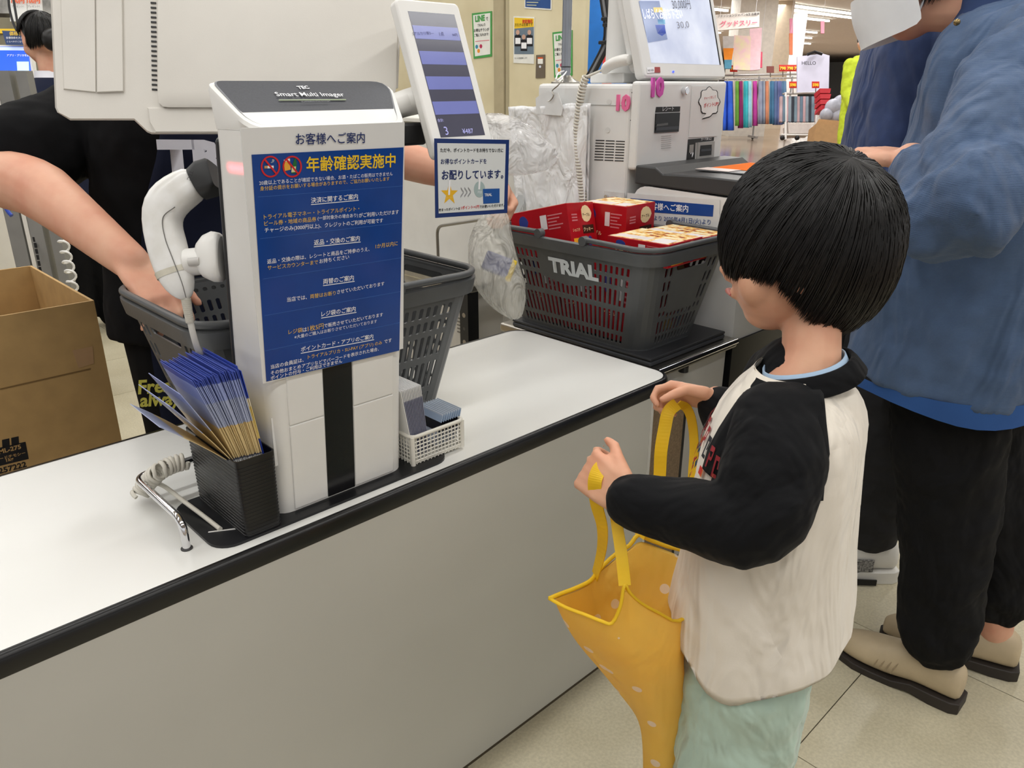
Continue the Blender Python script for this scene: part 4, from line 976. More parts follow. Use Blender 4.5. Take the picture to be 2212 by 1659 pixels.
def shoe(parent, heel, toe, L, mat, sole, name='shoe', h=.075, w=.088, heelh=.022):
    """slip-on shoe from heel to toe on the floor"""
    heel, toe = V(heel), V(toe); f = (toe-heel).normalized(); s = V((f.y, -f.x, 0)); U = V((0, 0, 1))
    prof = ((0, .55, .70), (.06, .74, .98), (.2, .80, 1.0), (.36, .80, .93), (.5, .90, .80), (.64, 1.0, .66), (.78, 1.0, .55), (.9, .80, .44), (.97, .5, .34), (1, .25, .25))
    def sec(t, wf, z0, z1, n=16, cut=0):
        c = heel+f*(t*L); out = []
        for k in range(n):
            a = 2*math.pi*k/n; ca, sa = math.cos(a), math.sin(a)
            x = w/2*wf*math.copysign(abs(ca)**.75, ca); z = (z0+z1)/2+(z1-z0)/2*math.copysign(abs(sa)**.7, sa)
            out.append(c+s*(x*(1-.25*max(0, sa)))+U*z)
        return out
    up = MB().loft([sec(t, wf*.96, heelh-.004 if t < .4 else .012, heelh+h*hf) for t, wf, hf in prof], True).obj(name, mat, parent, smooth=70, sub=1)
    MB().loft([[heel+f*(t*L+(.004 if t > .5 else -.003))+s*(w/2*wf*1.04*sx)+U*z for sx, z in ((-1, 0 if not .34 < t < .5 else .006), (1, 0 if not .34 < t < .5 else .006), (1, heelh if t < .42 else .016), (-1, heelh if t < .42 else .016))] for t, wf, hf in prof], True).obj('sole', sole, up, smooth=40, bevel=.002)
    return up, f, s
SKIN = M('skin', (226, 176, 148), .5, var=.05, vscale=14, bump=.04, bscale=220, sss=.12, col2=(214, 152, 126))
SKINC = M('child_skin', (224, 174, 142), .48, var=.04, vscale=18, bump=.03, bscale=260, sss=.14, col2=(214, 152, 122))
# ================================================================ CHILD
ch = thing('person', 'small child in black and cream raglan shirt and mint trousers holding a yellow bag', 'person', (.80, .38, 0))
cf = V((-.30, .954, 0)).normalized(); cs = V((cf.y, -cf.x, 0)); UZ = V((0, 0, 1))   # facing, right-hand side
cc0 = V((.790, .362, 0))
def CP(s, f, z): return cc0+cs*s+cf*f+UZ*z
body = MB()
hf = (cf+V((-.12, 0, 0))-UZ*.12).normalized(); hc = PD(1728, 548, .874)
HS = .190
HP, hm = head(body, hc+UZ*.0, hf, UZ+cf*.12, HS)
nk = PD(1752, 775, .87)
limb(body, [hc-UZ*.05-cf*.02, nk, CP(0, 0, .865)], [.032, .0325, .042])
limb(body, [CP(0, 0, .815), CP(0, .01, .74), CP(0, 0, .60), CP(0, 0, .56)], [.062, .07, .075, .07], 16)
LS, LE, LW = PD(1690, 885, .82), PD(1628, 1132, .79), PD(1352, 1078, .862)
RS, RE, RW = PD(1700, 850, .965), PD(1640, 1000, 1.0), PD(1548, 868, 1.005)
slimb(body, [LS-UPV*.022+FWD*.012, LE, LW], [.028, .026, .021]); slimb(body, [RS-UPV*.012, RE, RW], [.03, .026, .021])
for s in (-1, 1): limb(body, [CP(s*.05, 0, .53), CP(s*.055, .01, .30), CP(s*.055, -.005, .07)], [.06, .045, .03])
# near (left) hand: back of hand to the camera, fingers folded round the strap, thumb up
LK = PD(1293, 1032, .885)
hand(body, LW, (LK-LW)+UZ*.0, (RGT*.35+FWD*.9), UPV, .118, curls=((48, 80, 55), (52, 84, 60), (54, 86, 60), (55, 88, 60)), thumb=(26, 12, 25), spread=1)
RK = PD(1478, 852, 1.02)
hand(body, RW, (RK-RW), (-UPV*.75-FWD*.35-RGT*.1), -FWD-UPV*.3, .118, curls=((28, 55, 55), (38, 70, 60), (42, 75, 62), (46, 78, 62)), thumb=(20, 35, 10), spread=2)
body.obj('body', SKINC, ch, remesh=.0032, smo=3)
face_parts(HP, hm, HS, ch)
def cline(az):
    a = abs((az+math.pi) % (2*math.pi)-math.pi)
    if a < 1.2: return -.034
    if a < 1.55: return -.034-.044*(a-1.2)/.35
    return -.078-.020*min(1, (a-1.55)/.5)
hcc = PD(1750, 505, .880); hmm = hm
hair(ch, hcc, hmm, (.091, .0965, .098), V((-.29, -.43, .854)), cline, 9000, .0007, cover=.85, seed=4, jit=.009, low=.122)
# shirt body
WSH = weave(M('cream_jersey', (232, 224, 210), .85, var=.02, sheen=.3, bump=.06, bscale=500), 700, .15)
BSH = weave(M('black_jersey', (9, 10, 13), .85, var=.1, sheen=.03, spec=.25, bump=.06, bscale=400), 700, .15)
wrinkle(WSH, 11, .7, (1.2, 1.2, .35), .05); wrinkle(BSH, 12, .6, (.8, .8, .8), .05)
sh = MB(); L_ = []
def hemz(t):   # t: 0 right, pi/2 front, pi left, 3pi/2 back
    return -.046*max(0, math.cos(t-math.pi*.97))**10+.004*math.sin(3*t)+.014*max(0, math.sin(t))
folds = lambda t, k: 1+k*(.022*math.sin(5*t+1)+.014*math.sin(11*t))
def srow(z, rx, ry, f=0, s=0, k=0, dz=None):
    R0 = ring(CP(s, f, z), cs, cf, rx, ry, 48, 2.3, dz); c = CP(s, f, z)
    return [c+(p-c)*folds(2*math.pi*i/48, k)+V((0, 0, 0)) if k else p for i, p in enumerate(R0)]
rows = [srow(.906, .050, .046, .0), srow(.892, .062, .054, .0), srow(.885, .076, .060, 0), srow(.876, .092, .066), srow(.855, .108, .078), srow(.83, .116, .084, .004), srow(.78, .116, .092, .006), srow(.72, .118, .095, .006, 0, .25), srow(.66, .124, .100, .006, 0, .5), srow(.62, .130, .106, .006, 0, .7), srow(.580, .136, .110, .006, 0, 1, lambda t: hemz(t))]
inner = [[p+(CP(0, 0, p.z)-p)*.03 for p in r] for r in rows[::-1]]
MB().loft(rows+inner, False).obj('shirt_body', WSH, ch, smooth=180, sub=1, noisy=[(.09, .012), (.03, .004)])
hz = rows[-1]
# print on the chest
PR = [(214, 60, 52), (226, 120, 60), (40, 40, 46), (70, 110, 150), (150, 40, 48)]
rg = random.Random(3)
def chest(a, z, o=.0045):
    for i in range(len(rows)-1):
        z0, z1 = rows[i][0].z, rows[i+1][0].z
        if z1 <= z <= z0:
            t = (z0-z)/(z0-z1); j = a/(2*math.pi)*48; j0 = int(j) % 48; jt = j-int(j)
            p = rows[i][j0].lerp(rows[i][(j0+1) % 48], jt).lerp(rows[i+1][j0].lerp(rows[i+1][(j0+1) % 48], jt), t)
            c = CP(0, 0, z); return p+(p-c).normalized()*o
    return CP(0, .1, z)
pm = MB()
for q_ in range(60):
    a0 = rg.uniform(1.25, 2.75); z0 = rg.uniform(.735, .80); da = rg.uniform(.03, .09); dz = rg.uniform(.003, .010)
    pm.quad(chest(a0, z0), chest(a0+da, z0+rg.uniform(-.004, .004)), chest(a0+da, z0+dz), chest(a0, z0+dz), q_ % 5)
for q_ in range(9):
    a0 = 1.3+q_*.155; z0 = .825-.02*abs(q_-4)/4; h_ = .026
    for (u0, u1, v0, v1) in ((0, .03, 0, 1), (.03, .09, .8, 1), (.03, .09, .4, .55) if q_ % 2 else (.03, .09, 0, .18), (.075, .1, .45, .95)):
        pm.quad(chest(a0+u0, z0+v0*h_), chest(a0+u1, z0+v0*h_), chest(a0+u1, z0+v1*h_), chest(a0+u0, z0+v1*h_), 4 if q_ % 3 else 2)
pm.obj('chest_print', [M('print_%d' % i, c, .7) for i, c in enumerate(PR)], ch)
# black raglan sleeves and collar
sl_ = MB()
slimb(sl_, [PD(1722, 866, .862), PD(1712, 898, .838), LS-UPV*.02+FWD*.01, LS.lerp(LE, .5)+RGT*.004, LE, LE.lerp(LW, .5)-UZ*.003, LE.lerp(LW, .97)], [.030, .042, .051, .054, .046, .038, .030], 5, 18)
cloth(sl_, 'sleeve', BSH, ch, .0045, 6, [(.07, .010), (.025, .003)])
for sgn, a0, a1 in ((1, math.pi-.82, math.pi+.66), (-1, -.66, .82)):
    gr = []
    for j in range(9):
        z = .9035-.0125*j; gr.append([chest(((a0+(a1-a0)*i/14) % (2*math.pi)), z, .0035) for i in range(15)])
    yk = MB().loft(gr, False, close=False).obj('raglan_yoke', BSH, ch, smooth=180); dd_ = yk.modifiers.new('t', 'SOLIDIFY'); dd_.thickness = .002
sr = MB()
slimb(sr, [CP(.028, .0, .893), RS.lerp(CP(.05, 0, .88), .35), RS, RS.lerp(RE, .6), RE, RE.lerp(RW, .5), RE.lerp(RW, .9)], [.046, .060, .060, .052, .046, .038, .031], 5, 18)
cloth(sr, 'sleeve', BSH, ch, .005, 6, [(.05, .010)])
kc = PD(1740, 802, .868)
e1, e2 = (cs+UZ*.04).normalized(), (cf-UZ*.30).normalized()
e3 = e1.cross(e2).normalized()
MB().loft([ring(kc+e3*h_, e1, e2, r_, r_*.95, 36) for h_, r_ in ((-.012, .064), (-.010, .0655), (.006, .0575), (.010, .0545), (.010, .051), (.004, .0505), (-.010, .058))], False).obj('collar', BSH, ch, smooth=180)
MB().loft([ring(kc+e3*h_, e1, e2, r_, r_*.95, 36) for h_, r_ in ((-.006, .050), (.0125, .046), (.0125, .0445), (-.006, .046))], False).obj('inner_collar', M('pale_blue_cotton', (170, 196, 222), .8), ch, smooth=180)
# trousers, shoes
MINT = weave(M('mint_cotton', (178, 200, 184), .85, var=.04, sheen=.3, bump=.05, bscale=300), 500, .15)
wrinkle(MINT, 12, .8, (1, 1, .5), .05)
tr_ = MB()
limb(tr_, [CP(0, .008, .60), CP(0, .006, .53)], [.086, .088], 20)
for s in (-1, 1): limb(tr_, [CP(s*.05, .006, .53), CP(s*.062, .006, .42), CP(s*.064, .005, .28), CP(s*.06, -.005, .13), CP(s*.06, -.008, .06)], [.078, .073, .066, .06, .056], 18)
cloth(tr_, 'trousers', MINT, ch, .006, 5, [(.06, .016), (.025, .005)])
for s in (-1, 1): shoe(ch, CP(s*.06, -.065, 0), CP(s*.068, .115, 0), .18, M('child_shoe', (60, 84, 130), .6), M('shoe_sole_white', (222, 220, 214), .6), h=.06, w=.072)
# ================================================================ YELLOW BAG
YB_ = M('yellow_nylon', (255, 224, 112), .45, var=.05, vscale=10, bump=.2, bscale=40, col2=(252, 212, 92))
def translucent(m, col, f=.35):
    nt = m.node_tree; N = nt.nodes; L = nt.links; b = N['Principled BSDF']; out = [n for n in N if n.type == 'OUTPUT_MATERIAL'][0]
    t = N.new('ShaderNodeBsdfTranslucent'); t.inputs['Color'].default_value = rgb(col); mx = N.new('ShaderNodeMixShader'); mx.inputs[0].default_value = f
    L.new(b.outputs[0], mx.inputs[1]); L.new(t.outputs[0], mx.inputs[2]); L.new(mx.outputs[0], out.inputs['Surface']); return m
translucent(YB_, (255, 214, 90), .4); wrinkle(YB_, 14, .5, (1, 1, .4), .03)
def dots(m, scale, rad, col):
    """printed snow dots"""
    nt = m.node_tree; N = nt.nodes; L = nt.links; b = N['Principled BSDF']; src = b.inputs['Base Color'].links[0].from_socket
    tc = N.new('ShaderNodeTexCoord'); vo = N.new('ShaderNodeTexVoronoi'); vo.inputs['Scale'].default_value = scale; L.new(tc.outputs['Object'], vo.inputs['Vector'])
    lt = N.new('ShaderNodeMath'); lt.operation = 'LESS_THAN'; lt.inputs[1].default_value = rad; L.new(vo.outputs['Distance'], lt.inputs[0])
    mx = N.new('ShaderNodeMix'); mx.data_type = 'RGBA'; L.new(lt.outputs[0], mx.inputs[0]); L.new(src, mx.inputs[6]); mx.inputs[7].default_value = rgb(col); L.new(mx.outputs[2], b.inputs['Base Color'])
dots(YB_, 30, .2, (252, 246, 226))
bg = thing('yellow_bag', 'thin yellow reusable shopping bag with white dots held open by the child', 'bag', PD(1400, 1640, 1.05))
mouth = [(1187, 1293, .905), (1222, 1312, .885), (1262, 1327, .872), (1300, 1342, .862), (1322, 1346, .86), (1340, 1310, .858), (1349, 1262, .858), (1360, 1280, .86), (1385, 1303, .868), (1425, 1325, .88), (1465, 1342, .90), (1500, 1310, .935),
         (1505, 1250, .975), (1480, 1195, 1.0), (1440, 1180, 1.01), (1400, 1165, 1.012), (1378, 1156, 1.012), (1360, 1178, 1.005), (1332, 1196, .995), (1310, 1215, .985), (1290, 1236, .97), (1275, 1255, .955), (1240, 1272, .935), (1210, 1283, .92)]
def lowloop(cx_, cy_, w_, D, dd, tilt=0):
    n = len(mouth); out = []
    for k in range(n):
        a = math.pi+2*math.pi*k/n; out.append((cx_+w_*math.cos(a), cy_+tilt*math.cos(a)+6*math.sin(3*a), D+dd*math.sin(a)))
    return out
loops = [mouth]
for t, lo_ in ((1, lowloop(1352, 1395, 122, .925, .055, 22)), (1, lowloop(1385, 1455, 98, .965, .045, 20)), (1, lowloop(1412, 1520, 66, .99, .035, 14)), (1, lowloop(1432, 1560, 48, 1.005, .03, 8)), (1, lowloop(1440, 1620, 50, 1.03, .028)), (1, lowloop(1440, 1700, 52, 1.06, .025)), (1, lowloop(1436, 1780, 40, 1.09, .018))): loops.append(lo_)
B3 = [[PD(*p) for p in lp] for lp in loops]
o = MB().loft(B3, False).obj('bag_body', YB_, bg, smooth=180, noisy=[(.03, .006)])
d = o.modifiers.new('th', 'SOLIDIFY'); d.thickness = .0006
sm_ = o.modifiers.new('ss', 'SUBSURF'); sm_.levels = 2; sm_.render_levels = 2
YT = translucent(M('yellow_tape', (250, 212, 40), .5, var=.04), (250, 212, 40), .3)
MB().tube(spline(B3[0]+[B3[0][0]], 3), .0028, 6, flat=.6).obj('rim_tape', YT, bg, smooth=180)
def ribbon(pts, w_, mat, parent, name, twist=None):
    P = spline([PD(*p) for p in pts], 6); mb = MB(); L1 = []; L2 = []
    for i, p in enumerate(P):
        t = (P[min(i+1, len(P)-1)]-P[max(0, i-1)]).normalized(); a = twist[0]+(twist[1]-twist[0])*i/(len(P)-1) if twist else 0
        sd = t.cross(FWD).normalized(); sd = Matrix.Rotation(math.radians(a), 3, t)@sd
        L1.append(p+sd*w_/2); L2.append(p-sd*w_/2)
    n = len(P); mb.add(L1+L2, [(i, i+1, n+i+1, n+i) for i in range(n-1)])
    o = mb.obj(name, mat, parent); d = o.modifiers.new('t', 'SOLIDIFY'); d.thickness = .0012; return o
ribbon([(1306, 1004, .884), (1292, 1018, .876), (1284, 1045, .874), (1288, 1090, .885), (1300, 1140, .905), (1298, 1190, .935), (1284, 1245, .965)], .0165, YT, bg, 'strap', (10, 70))
ribbon([(1306, 1004, .884), (1318, 1030, .905), (1326, 1085, .90), (1334, 1140, .885), (1343, 1200, .868), (1350, 1265, .858)], .0135, YT, bg, 'strap', (50, 10))
ribbon([(1462, 872, 1.01), (1444, 890, 1.005), (1436, 925, 1.005), (1428, 975, 1.005), (1424, 1040, 1.01), (1410, 1100, 1.01), (1382, 1160, 1.012)], .0165, YT, bg, 'strap', (0, 50))
ribbon([(1462, 872, 1.01), (1484, 882, 1.03), (1496, 915, 1.03), (1500, 970, 1.025), (1496, 1040, 1.01), (1498, 1130, 1.0), (1503, 1230, .985)], .0135, YT, bg, 'strap', (35, 60))
# ================================================================ ADULT IN BLUE JACKET
ad = thing('person', 'adult in blue woven jacket, black trousers and beige slip-on shoes behind the child', 'person', (1.62, .38, 0))
BJ = M('blue_jacket_cloth', (74, 97, 131), .8, var=.05, vscale=30, sheen=.1, bump=.1, bscale=250); weave(BJ, 260, .55)
NV = M('navy_cloth', (44, 62, 104), .85, var=.06, vscale=40, sheen=.1, bump=.1, bscale=300)
BT = M('black_trouser_cloth', (15, 15, 17), .85, var=.15, spec=.25, bump=.08, bscale=300)
af = V((-.05, 1, 0)).normalized(); as_ = V((af.y, -af.x, 0))
hip = V((1.60, .40, .78)); che = V((1.61, .43, 1.10)); nck = V((1.60, .465, 1.325)); hdc = V((1.585, .60, 1.385))
wrinkle(BJ, 7, .9, (1, 1, .45), .08); wrinkle(NV, 7, .9, (1, 1, .5), .06); wrinkle(BT, 8, .8, (1, 1, .6), .05)
b = MB()
AP, am = head(b, hdc, V((-.25, .90, -.35)), V((-.1, .35, .93)), .225)
limb(b, [hdc-UZ*.05-af*.03, nck, V((1.605, .445, 1.26))], [.05, .052, .065])
limb(b, [V((1.61, .44, 1.25)), che, hip], [.11, .13, .14], 18)
S1, E1, W1 = PD(2212, 165, 1.20), PD(2065, 470, 1.07), PD(1968, 348, 1.26)
S2, E2, W2 = V((1.79, .45, 1.24)), V((1.83, .52, .99)), V((1.66, .62, 1.0))
slimb(b, [S1, E1, W1], [.05, .04, .03]); slimb(b, [S2, E2, W2], [.05, .04, .028])
hand(b, W1, PD(1870, 325, 1.34)-W1, -UPV*.8+FWD*.3, -FWD, .17, curls=((25, 40, 25), (30, 45, 30), (34, 50, 30), (38, 52, 30)), thumb=(18, 20, 5), spread=2)
hand(b, W2, V((-.5, .8, -.1)), V((-.6, -.3, -.5)), UZ, .17)
for hx, kn_p, ank in (((1.545, .40, .76), (1.545, .37, .45), (1.54, .325, .10)), ((1.68, .40, .76), (1.69, .33, .45), (1.715, .27, .10))): limb(b, [hx, kn_p, ank], [.085, .06, .038])
b.obj('body', SKIN, ad, remesh=.005, smo=3)
face_parts(AP, am, .225, ad)
MB().loft([[AP(x, y, z) for x, y, z in ((-.39, .06, zz), (-.33, .32, zz), (-.17, .50, zz), (0, .58+(.03 if abs(zz+.17) < .08 else 0), zz), (.17, .50, zz), (.33, .32, zz), (.39, .06, zz))] for zz in (-.02, -.12, -.22, -.33, -.40)], False, close=False).obj('face_mask', M('mask_white', (236, 238, 240), .8), ad, smooth=180, sub=1)
for sx in (-1, 1): MB().tube([AP(sx*.30, .10, -.05), AP(sx*.35, -.05, .02), AP(sx*.36, -.09, -.08), AP(sx*.30, .10, -.33)], .0022, 6).obj('mask_loop', M('mask_white', (236, 238, 240)), ad, smooth=60)
hair(ad, AP(0, -.05, .08), am, (.090, .105, .100), V((0, -.45, .85)), lambda z: -.02 if abs((z+math.pi) % (2*math.pi)-math.pi) < 1.3 else -.07, 2500, .0011, seed=9, cover=.8, low=.13)
# jacket: body with open front, sleeves, collar
jk = MB(); JR = []
for z, cx_, cy_, rx, ry in ((1.335, 1.61, .44, .085, .08), (1.30, 1.61, .435, .145, .10), (1.24, 1.612, .43, .195, .122), (1.14, 1.613, .43, .205, .14), (1.02, 1.61, .43, .205, .155), (.90, 1.61, .435, .21, .17), (.78, 1.612, .435, .218, .178), (.665, 1.615, .43, .228, .186)):
    JR.append(ring(V((cx_, cy_, z)), as_, af, rx, ry, 40, 2.3, (lambda t: -.02*math.cos(t)+.012*math.sin(3*t)) if z < .70 else None))
jk.loft(JR, True)
jo = cloth(jk, 'jacket_body', BJ, ad, .008, 3, [(.13, .03), (.05, .010)])
for S_, E_1, W_, nm in ((S1, E1, W1, 'near'), (S2, E2, W2, 'far')):
    sl2 = MB(); slimb(sl2, [nck.lerp(S_, .55)-UZ*.04, S_+RGT*.0-UZ*.005, S_.lerp(E_1, .5), E_1, E_1.lerp(W_, .45), E_1.lerp(W_, .82)], [.075, .088, .083, .072, .058, .046], 5, 20)
    cloth(sl2, 'jacket_sleeve', BJ, ad, .006, 5, [(.09, .032), (.035, .010)])
MB().loft([ring(V((1.61, .443, 1.30)), as_, af, .105, .098, 36, 2.2), ring(V((1.605, .45, 1.335)), as_, (af-UZ*.25).normalized(), .090, .088, 36, 2.2), ring(V((1.60, .455, 1.375)), as_, (af-UZ*.35).normalized(), .086, .084, 36, 2.2), ring(V((1.60, .455, 1.375)), as_, (af-UZ*.35).normalized(), .078, .076, 36, 2.2), ring(V((1.605, .45, 1.32)), as_, af, .084, .08, 36, 2.2)], False).obj('jacket_collar', M('jacket_collar_shaded', (46, 66, 108), .85, var=.06), ad, smooth=180)  # collar of the jacket in shadow: the shade is put into its darker blue
MB().ell(PD(2067, 48, 1.165), .005, 12, 8).obj('snap_button', M('brass', (150, 130, 90), .3, 1), ad, smooth=180)
MB().loft([ring(V((1.61, .43, .69)), as_, af, .222, .180, 36, 2.3), ring(V((1.612, .43, .640)), as_, af, .222, .180, 36, 2.3, lambda t: -.02*math.cos(t)+.012*math.sin(3*t))], False).obj('shirt_hem', M('blue_shirt_cloth', (42, 84, 148), .85, var=.05), ad, smooth=180)
tr2 = MB()
limb(tr2, [V((1.615, .43, .80)), V((1.615, .43, .72))], [.13, .135], 22)
limb(tr2, [V((1.565, .42, .72)), V((1.548, .39, .55)), V((1.548, .365, .42)), V((1.542, .345, .24)), V((1.540, .335, .150))], [.112, .10, .088, .080, .078], 20)
limb(tr2, [V((1.675, .42, .72)), V((1.69, .375, .55)), V((1.70, .335, .40)), V((1.712, .30, .28)), V((1.716, .285, .185))], [.11, .098, .086, .075, .072], 20)
cloth(tr2, 'trousers', BT, ad, .007, 4, [(.08, .02), (.03, .006)])
BE = M('beige_leather', (190, 172, 142), .5, var=.04, vscale=30, bump=.04, bscale=200); SO = M('brown_black_sole', (48, 42, 38), .6, var=.1)
for hl, to in ((V((1.538, .262, 0)), V((1.536, .52, 0))), (V((1.731, .212, 0)), V((1.655, .47, 0)))):
    up, f_, s_ = shoe(ad, hl, to, (to-hl).length, BE, SO, h=.082, w=.092, heelh=.026)
    for k in range(4):
        c = hl+f_*((to-hl).length*(.50+.045*k)); MB().tube([c-s_*.0435+UZ*.034, c-s_*.041-f_*.004+UZ*.048, c-s_*.034-f_*.010+UZ*.064], .0012, 6).obj('seam', M('beige_seam', (160, 142, 114), .6), up)
# ================================================================ PERSON IN NAVY SHIRT (behind)
pn = thing('person', 'person in navy shirt and dark grey trousers standing behind the blue jacket', 'person', (1.94, .68, 0))
nf = V((-.62, .78, 0)).normalized(); ns_ = V((nf.y, -nf.x, 0)); nc = V((1.925, .685, 0))
def NP(s, f, z): return nc+ns_*s+nf*f+UZ*z
b = MB()
NPh, nm_ = head(b, NP(0, .06, 1.585), nf-UZ*.2, UZ+nf*.2, .23)
limb(b, [NP(0, .04, 1.53), NP(0, .02, 1.44), NP(0, 0, 1.36)], [.052, .055, .075]); limb(b, [NP(0, 0, 1.33), NP(0, .0, 1.1), NP(0, 0, .85)], [.09, .105, .11], 18)
for s in (-1, 1):
    slimb(b, [NP(s*.17, 0, 1.36), NP(s*.21, -.02, 1.08), NP(s*.17, .16, .92)], [.055, .042, .03]); hand(b, NP(s*.17, .16, .92), nf-UZ*.4, -ns_*s, nf, .18)
    limb(b, [NP(s*.09, 0, .85), NP(s*.095, .01, .47), NP(s*.095, -.02, .08)], [.085, .06, .04])
b.obj('body', SKIN, pn, remesh=.006, smo=3)
face_parts(NPh, nm_, .23, pn)
hair(pn, NPh(0, -.05, .1), nm_, (.088, .104, .105), V((0, -.4, .9)), lambda z: .02 if abs((z+math.pi) % (2*math.pi)-math.pi) < 1.3 else -.06, 1500, .0012, seed=11, cover=.8, low=.12)
ts = MB(); ts.loft([ring(NP(0, .0, z), ns_, nf, rx, ry, 36, 2.4) for z, rx, ry in ((1.455, .075, .07), (1.42, .14, .09), (1.37, .20, .115), (1.25, .215, .135), (1.1, .21, .145), (.95, .205, .148), (.82, .21, .15))], True)
for s in (-1, 1): limb(ts, [NP(s*.15, 0, 1.36), NP(s*.195, -.02, 1.20), NP(s*.205, -.02, 1.06), NP(s*.172, .15, .93)], [.08, .075, .062, .045], 18)
cloth(ts, 'shirt', NV, pn, .008, 4, [(.11, .02), (.04, .006)])
DG = M('dark_grey_sweat', (50, 50, 52), .9, var=.08, spec=.2, bump=.08, bscale=300)
tr3 = MB(); limb(tr3, [NP(0, 0, .9), NP(0, 0, .8)], [.16, .165], 20)
for s in (-1, 1): limb(tr3, [NP(s*.085, 0, .82), NP(s*.095, 0, .6), NP(s*.10, .0, .35), NP(s*.10, -.02, .22), NP(s*.10, -.025, .145)], [.115, .105, .098, .09, .072], 20)
cloth(tr3, 'trousers', DG, pn, .007, 4, [(.09, .02), (.03, .008)])
SNK = M('sneaker_mesh', (168, 166, 162), .7, vscale=220, var=.1, col2=(60, 60, 62)); SNW = M('sneaker_white', (226, 224, 218), .6)
for s in (-1, 1):
    up, f_, s_ = shoe(pn, NP(s*.10, -.10, 0), NP(s*.115, .18, 0), .28, SNW, SNW, name='sneaker', h=.09, w=.10, heelh=.035)
    for sd in (-1, 1): MB().obox(NP(s*.105, .02, .055)+s_*(.043*sd), (.004, .10, .036), ex=s_, ey=f_, ez=UZ).obj('side_panel', SNK, up, bevel=.003)
    MB().obox(NP(s*.105, -.01, .012)-s_*.0515, (.004, .06, .016), ex=s_, ey=f_, ez=UZ).obj('sole_patch', BLACK, up)
# ================================================================ CASHIER
ca = thing('person', 'cashier in black short sleeved top and navy apron reaching into the grey basket', 'person', (.70, 1.69, 0))
kf = V((.12, -.99, 0)).normalized(); ks = V((kf.y, -kf.x, 0)); kc0 = V((.70, 1.69, 0))     # ks: cashier's right-hand side is -x
def KQ(s, f, z): return kc0+ks*s+kf*f+UZ*z
b = MB()
KPh, km_ = head(b, KQ(0, .05, 1.46), kf-UZ*.3, UZ+kf*.3, .225)
limb(b, [KQ(0, .04, 1.41), KQ(0, .01, 1.32), KQ(0, 0, 1.24)], [.05, .052, .075]); limb(b, [KQ(0, 0, 1.2), KQ(0, .0, 1.05), KQ(0, 0, .80)], [.09, .11, .12], 18)
SR, ER, WR = PD(215, 245, 1.62), PD(8, 365, 1.46), PD(285, 568, 1.31)
SL2, EL, WL = PD(560, 180, 1.66), PD(830, 330, 1.78), PD(1062, 395, 1.74)
slimb(b, [SR, ER, ER.lerp(WR, .35)+UZ*.012, WR], [.066, .055, .053, .031], 6, 18); slimb(b, [SL2, EL, WL], [.06, .046, .03], 5, 16)
hand(b, WR, PD(356, 650, 1.285)-WR, -UPV*.5+FWD*.4-RGT*.2, RGT+FWD*.3+UPV*.4, .178, curls=((25, 40, 25), (22, 45, 25), (25, 48, 25), (28, 50, 25)), thumb=(28, 15, 5), spread=6)
hand(b, WL, PD(1098, 450, 1.72)-WL, -RGT*.8-FWD*.3, -FWD, .17, curls=((50, 60, 40),)*4, thumb=(20, 30, 10))
for s in (-1, 1): limb(b, [KQ(s*.09, 0, .8), KQ(s*.1, .01, .45), KQ(s*.1, -.02, .09)], [.09, .06, .04]); limb(b, [KQ(s*.1, -.03, .035), KQ(s*.1, .12, .03)], [.035, .03])
b.obj('body', SKIN, ca, remesh=.005, smo=3)
face_parts(KPh, km_, .225, ca)
hair(ca, KPh(0, -.05, .1), km_, (.09, .106, .105), V((0, -.4, .9)), lambda z: .02 if abs((z+math.pi) % (2*math.pi)-math.pi) < 1.2 else -.09, 1500, .0012, seed=13, cover=.8, low=.14)
BTOP = M('black_top_cloth', (13, 13, 15), .9, var=.15, spec=.2, bump=.08, bscale=300)
tt = MB(); tt.loft([ring(KQ(0, .0, z), ks, kf, rx, ry, 36, 2.4) for z, rx, ry in ((1.32, .08, .07), (1.29, .13, .09), (1.23, .17, .12), (1.15, .19, .14), (1.0, .20, .15), (.88, .212, .155), (.76, .222, .16), (.70, .224, .16))], True)
limb(tt, [SR, SR.lerp(ER, .55), SR.lerp(ER, .9)], [.080, .084, .09], 20); limb(tt, [SL2, SL2.lerp(EL, .5)], [.09, .085], 18)
cloth(tt, 'top', BTOP, ca, .008, 3, [(.12, .025), (.04, .006)])
tb2 = MB()
for s in (-1, 1): limb(tb2, [KQ(s*.08, 0, .80), KQ(s*.095, 0, .5), KQ(s*.1, -.01, .10)], [.13, .10, .08], 18)
cloth(tb2, 'trousers', BTOP, ca, .009, 3)
APR = M('navy_apron_cloth', (17, 22, 42), .85, var=.06, spec=.25, bump=.06, bscale=300)
rows_ = []
for z, w_, o in ((1.27, .10, .135), (1.18, .115, .155), (1.06, .15, .168), (.98, .19, .172), (.85, .205, .178), (.70, .21, .182), (.5, .21, .175), (.34, .205, .165)):
    r_ = []
    for k in range(13):
        a = (k/12-.5)*2; x = w_*a; y = o*math.sqrt(max(.05, 1-(x/.26)**2)); r_.append(KQ(x, y+.004*math.sin(k*2.1+z*9), z))
    rows_.append(r_)
apo = MB().loft(rows_, False, close=False).obj('apron', APR, ca, smooth=180, sub=1); d = apo.modifiers.new('t', 'SOLIDIFY'); d.thickness = .003
APL = (KQ(.0, .186, 1.0), (KQ(0, 1, 0)-KQ(0, 0, 0)).normalized())
a_, b_ = PP(343, 382, APL), PP(470, 382, APL)
ptext('TRIAL', (343, 380), (620, 372), APL, M('apron_white', (226, 226, 236), .7, var=.03), ca, hpx=64, bold=.07, lift=.004)
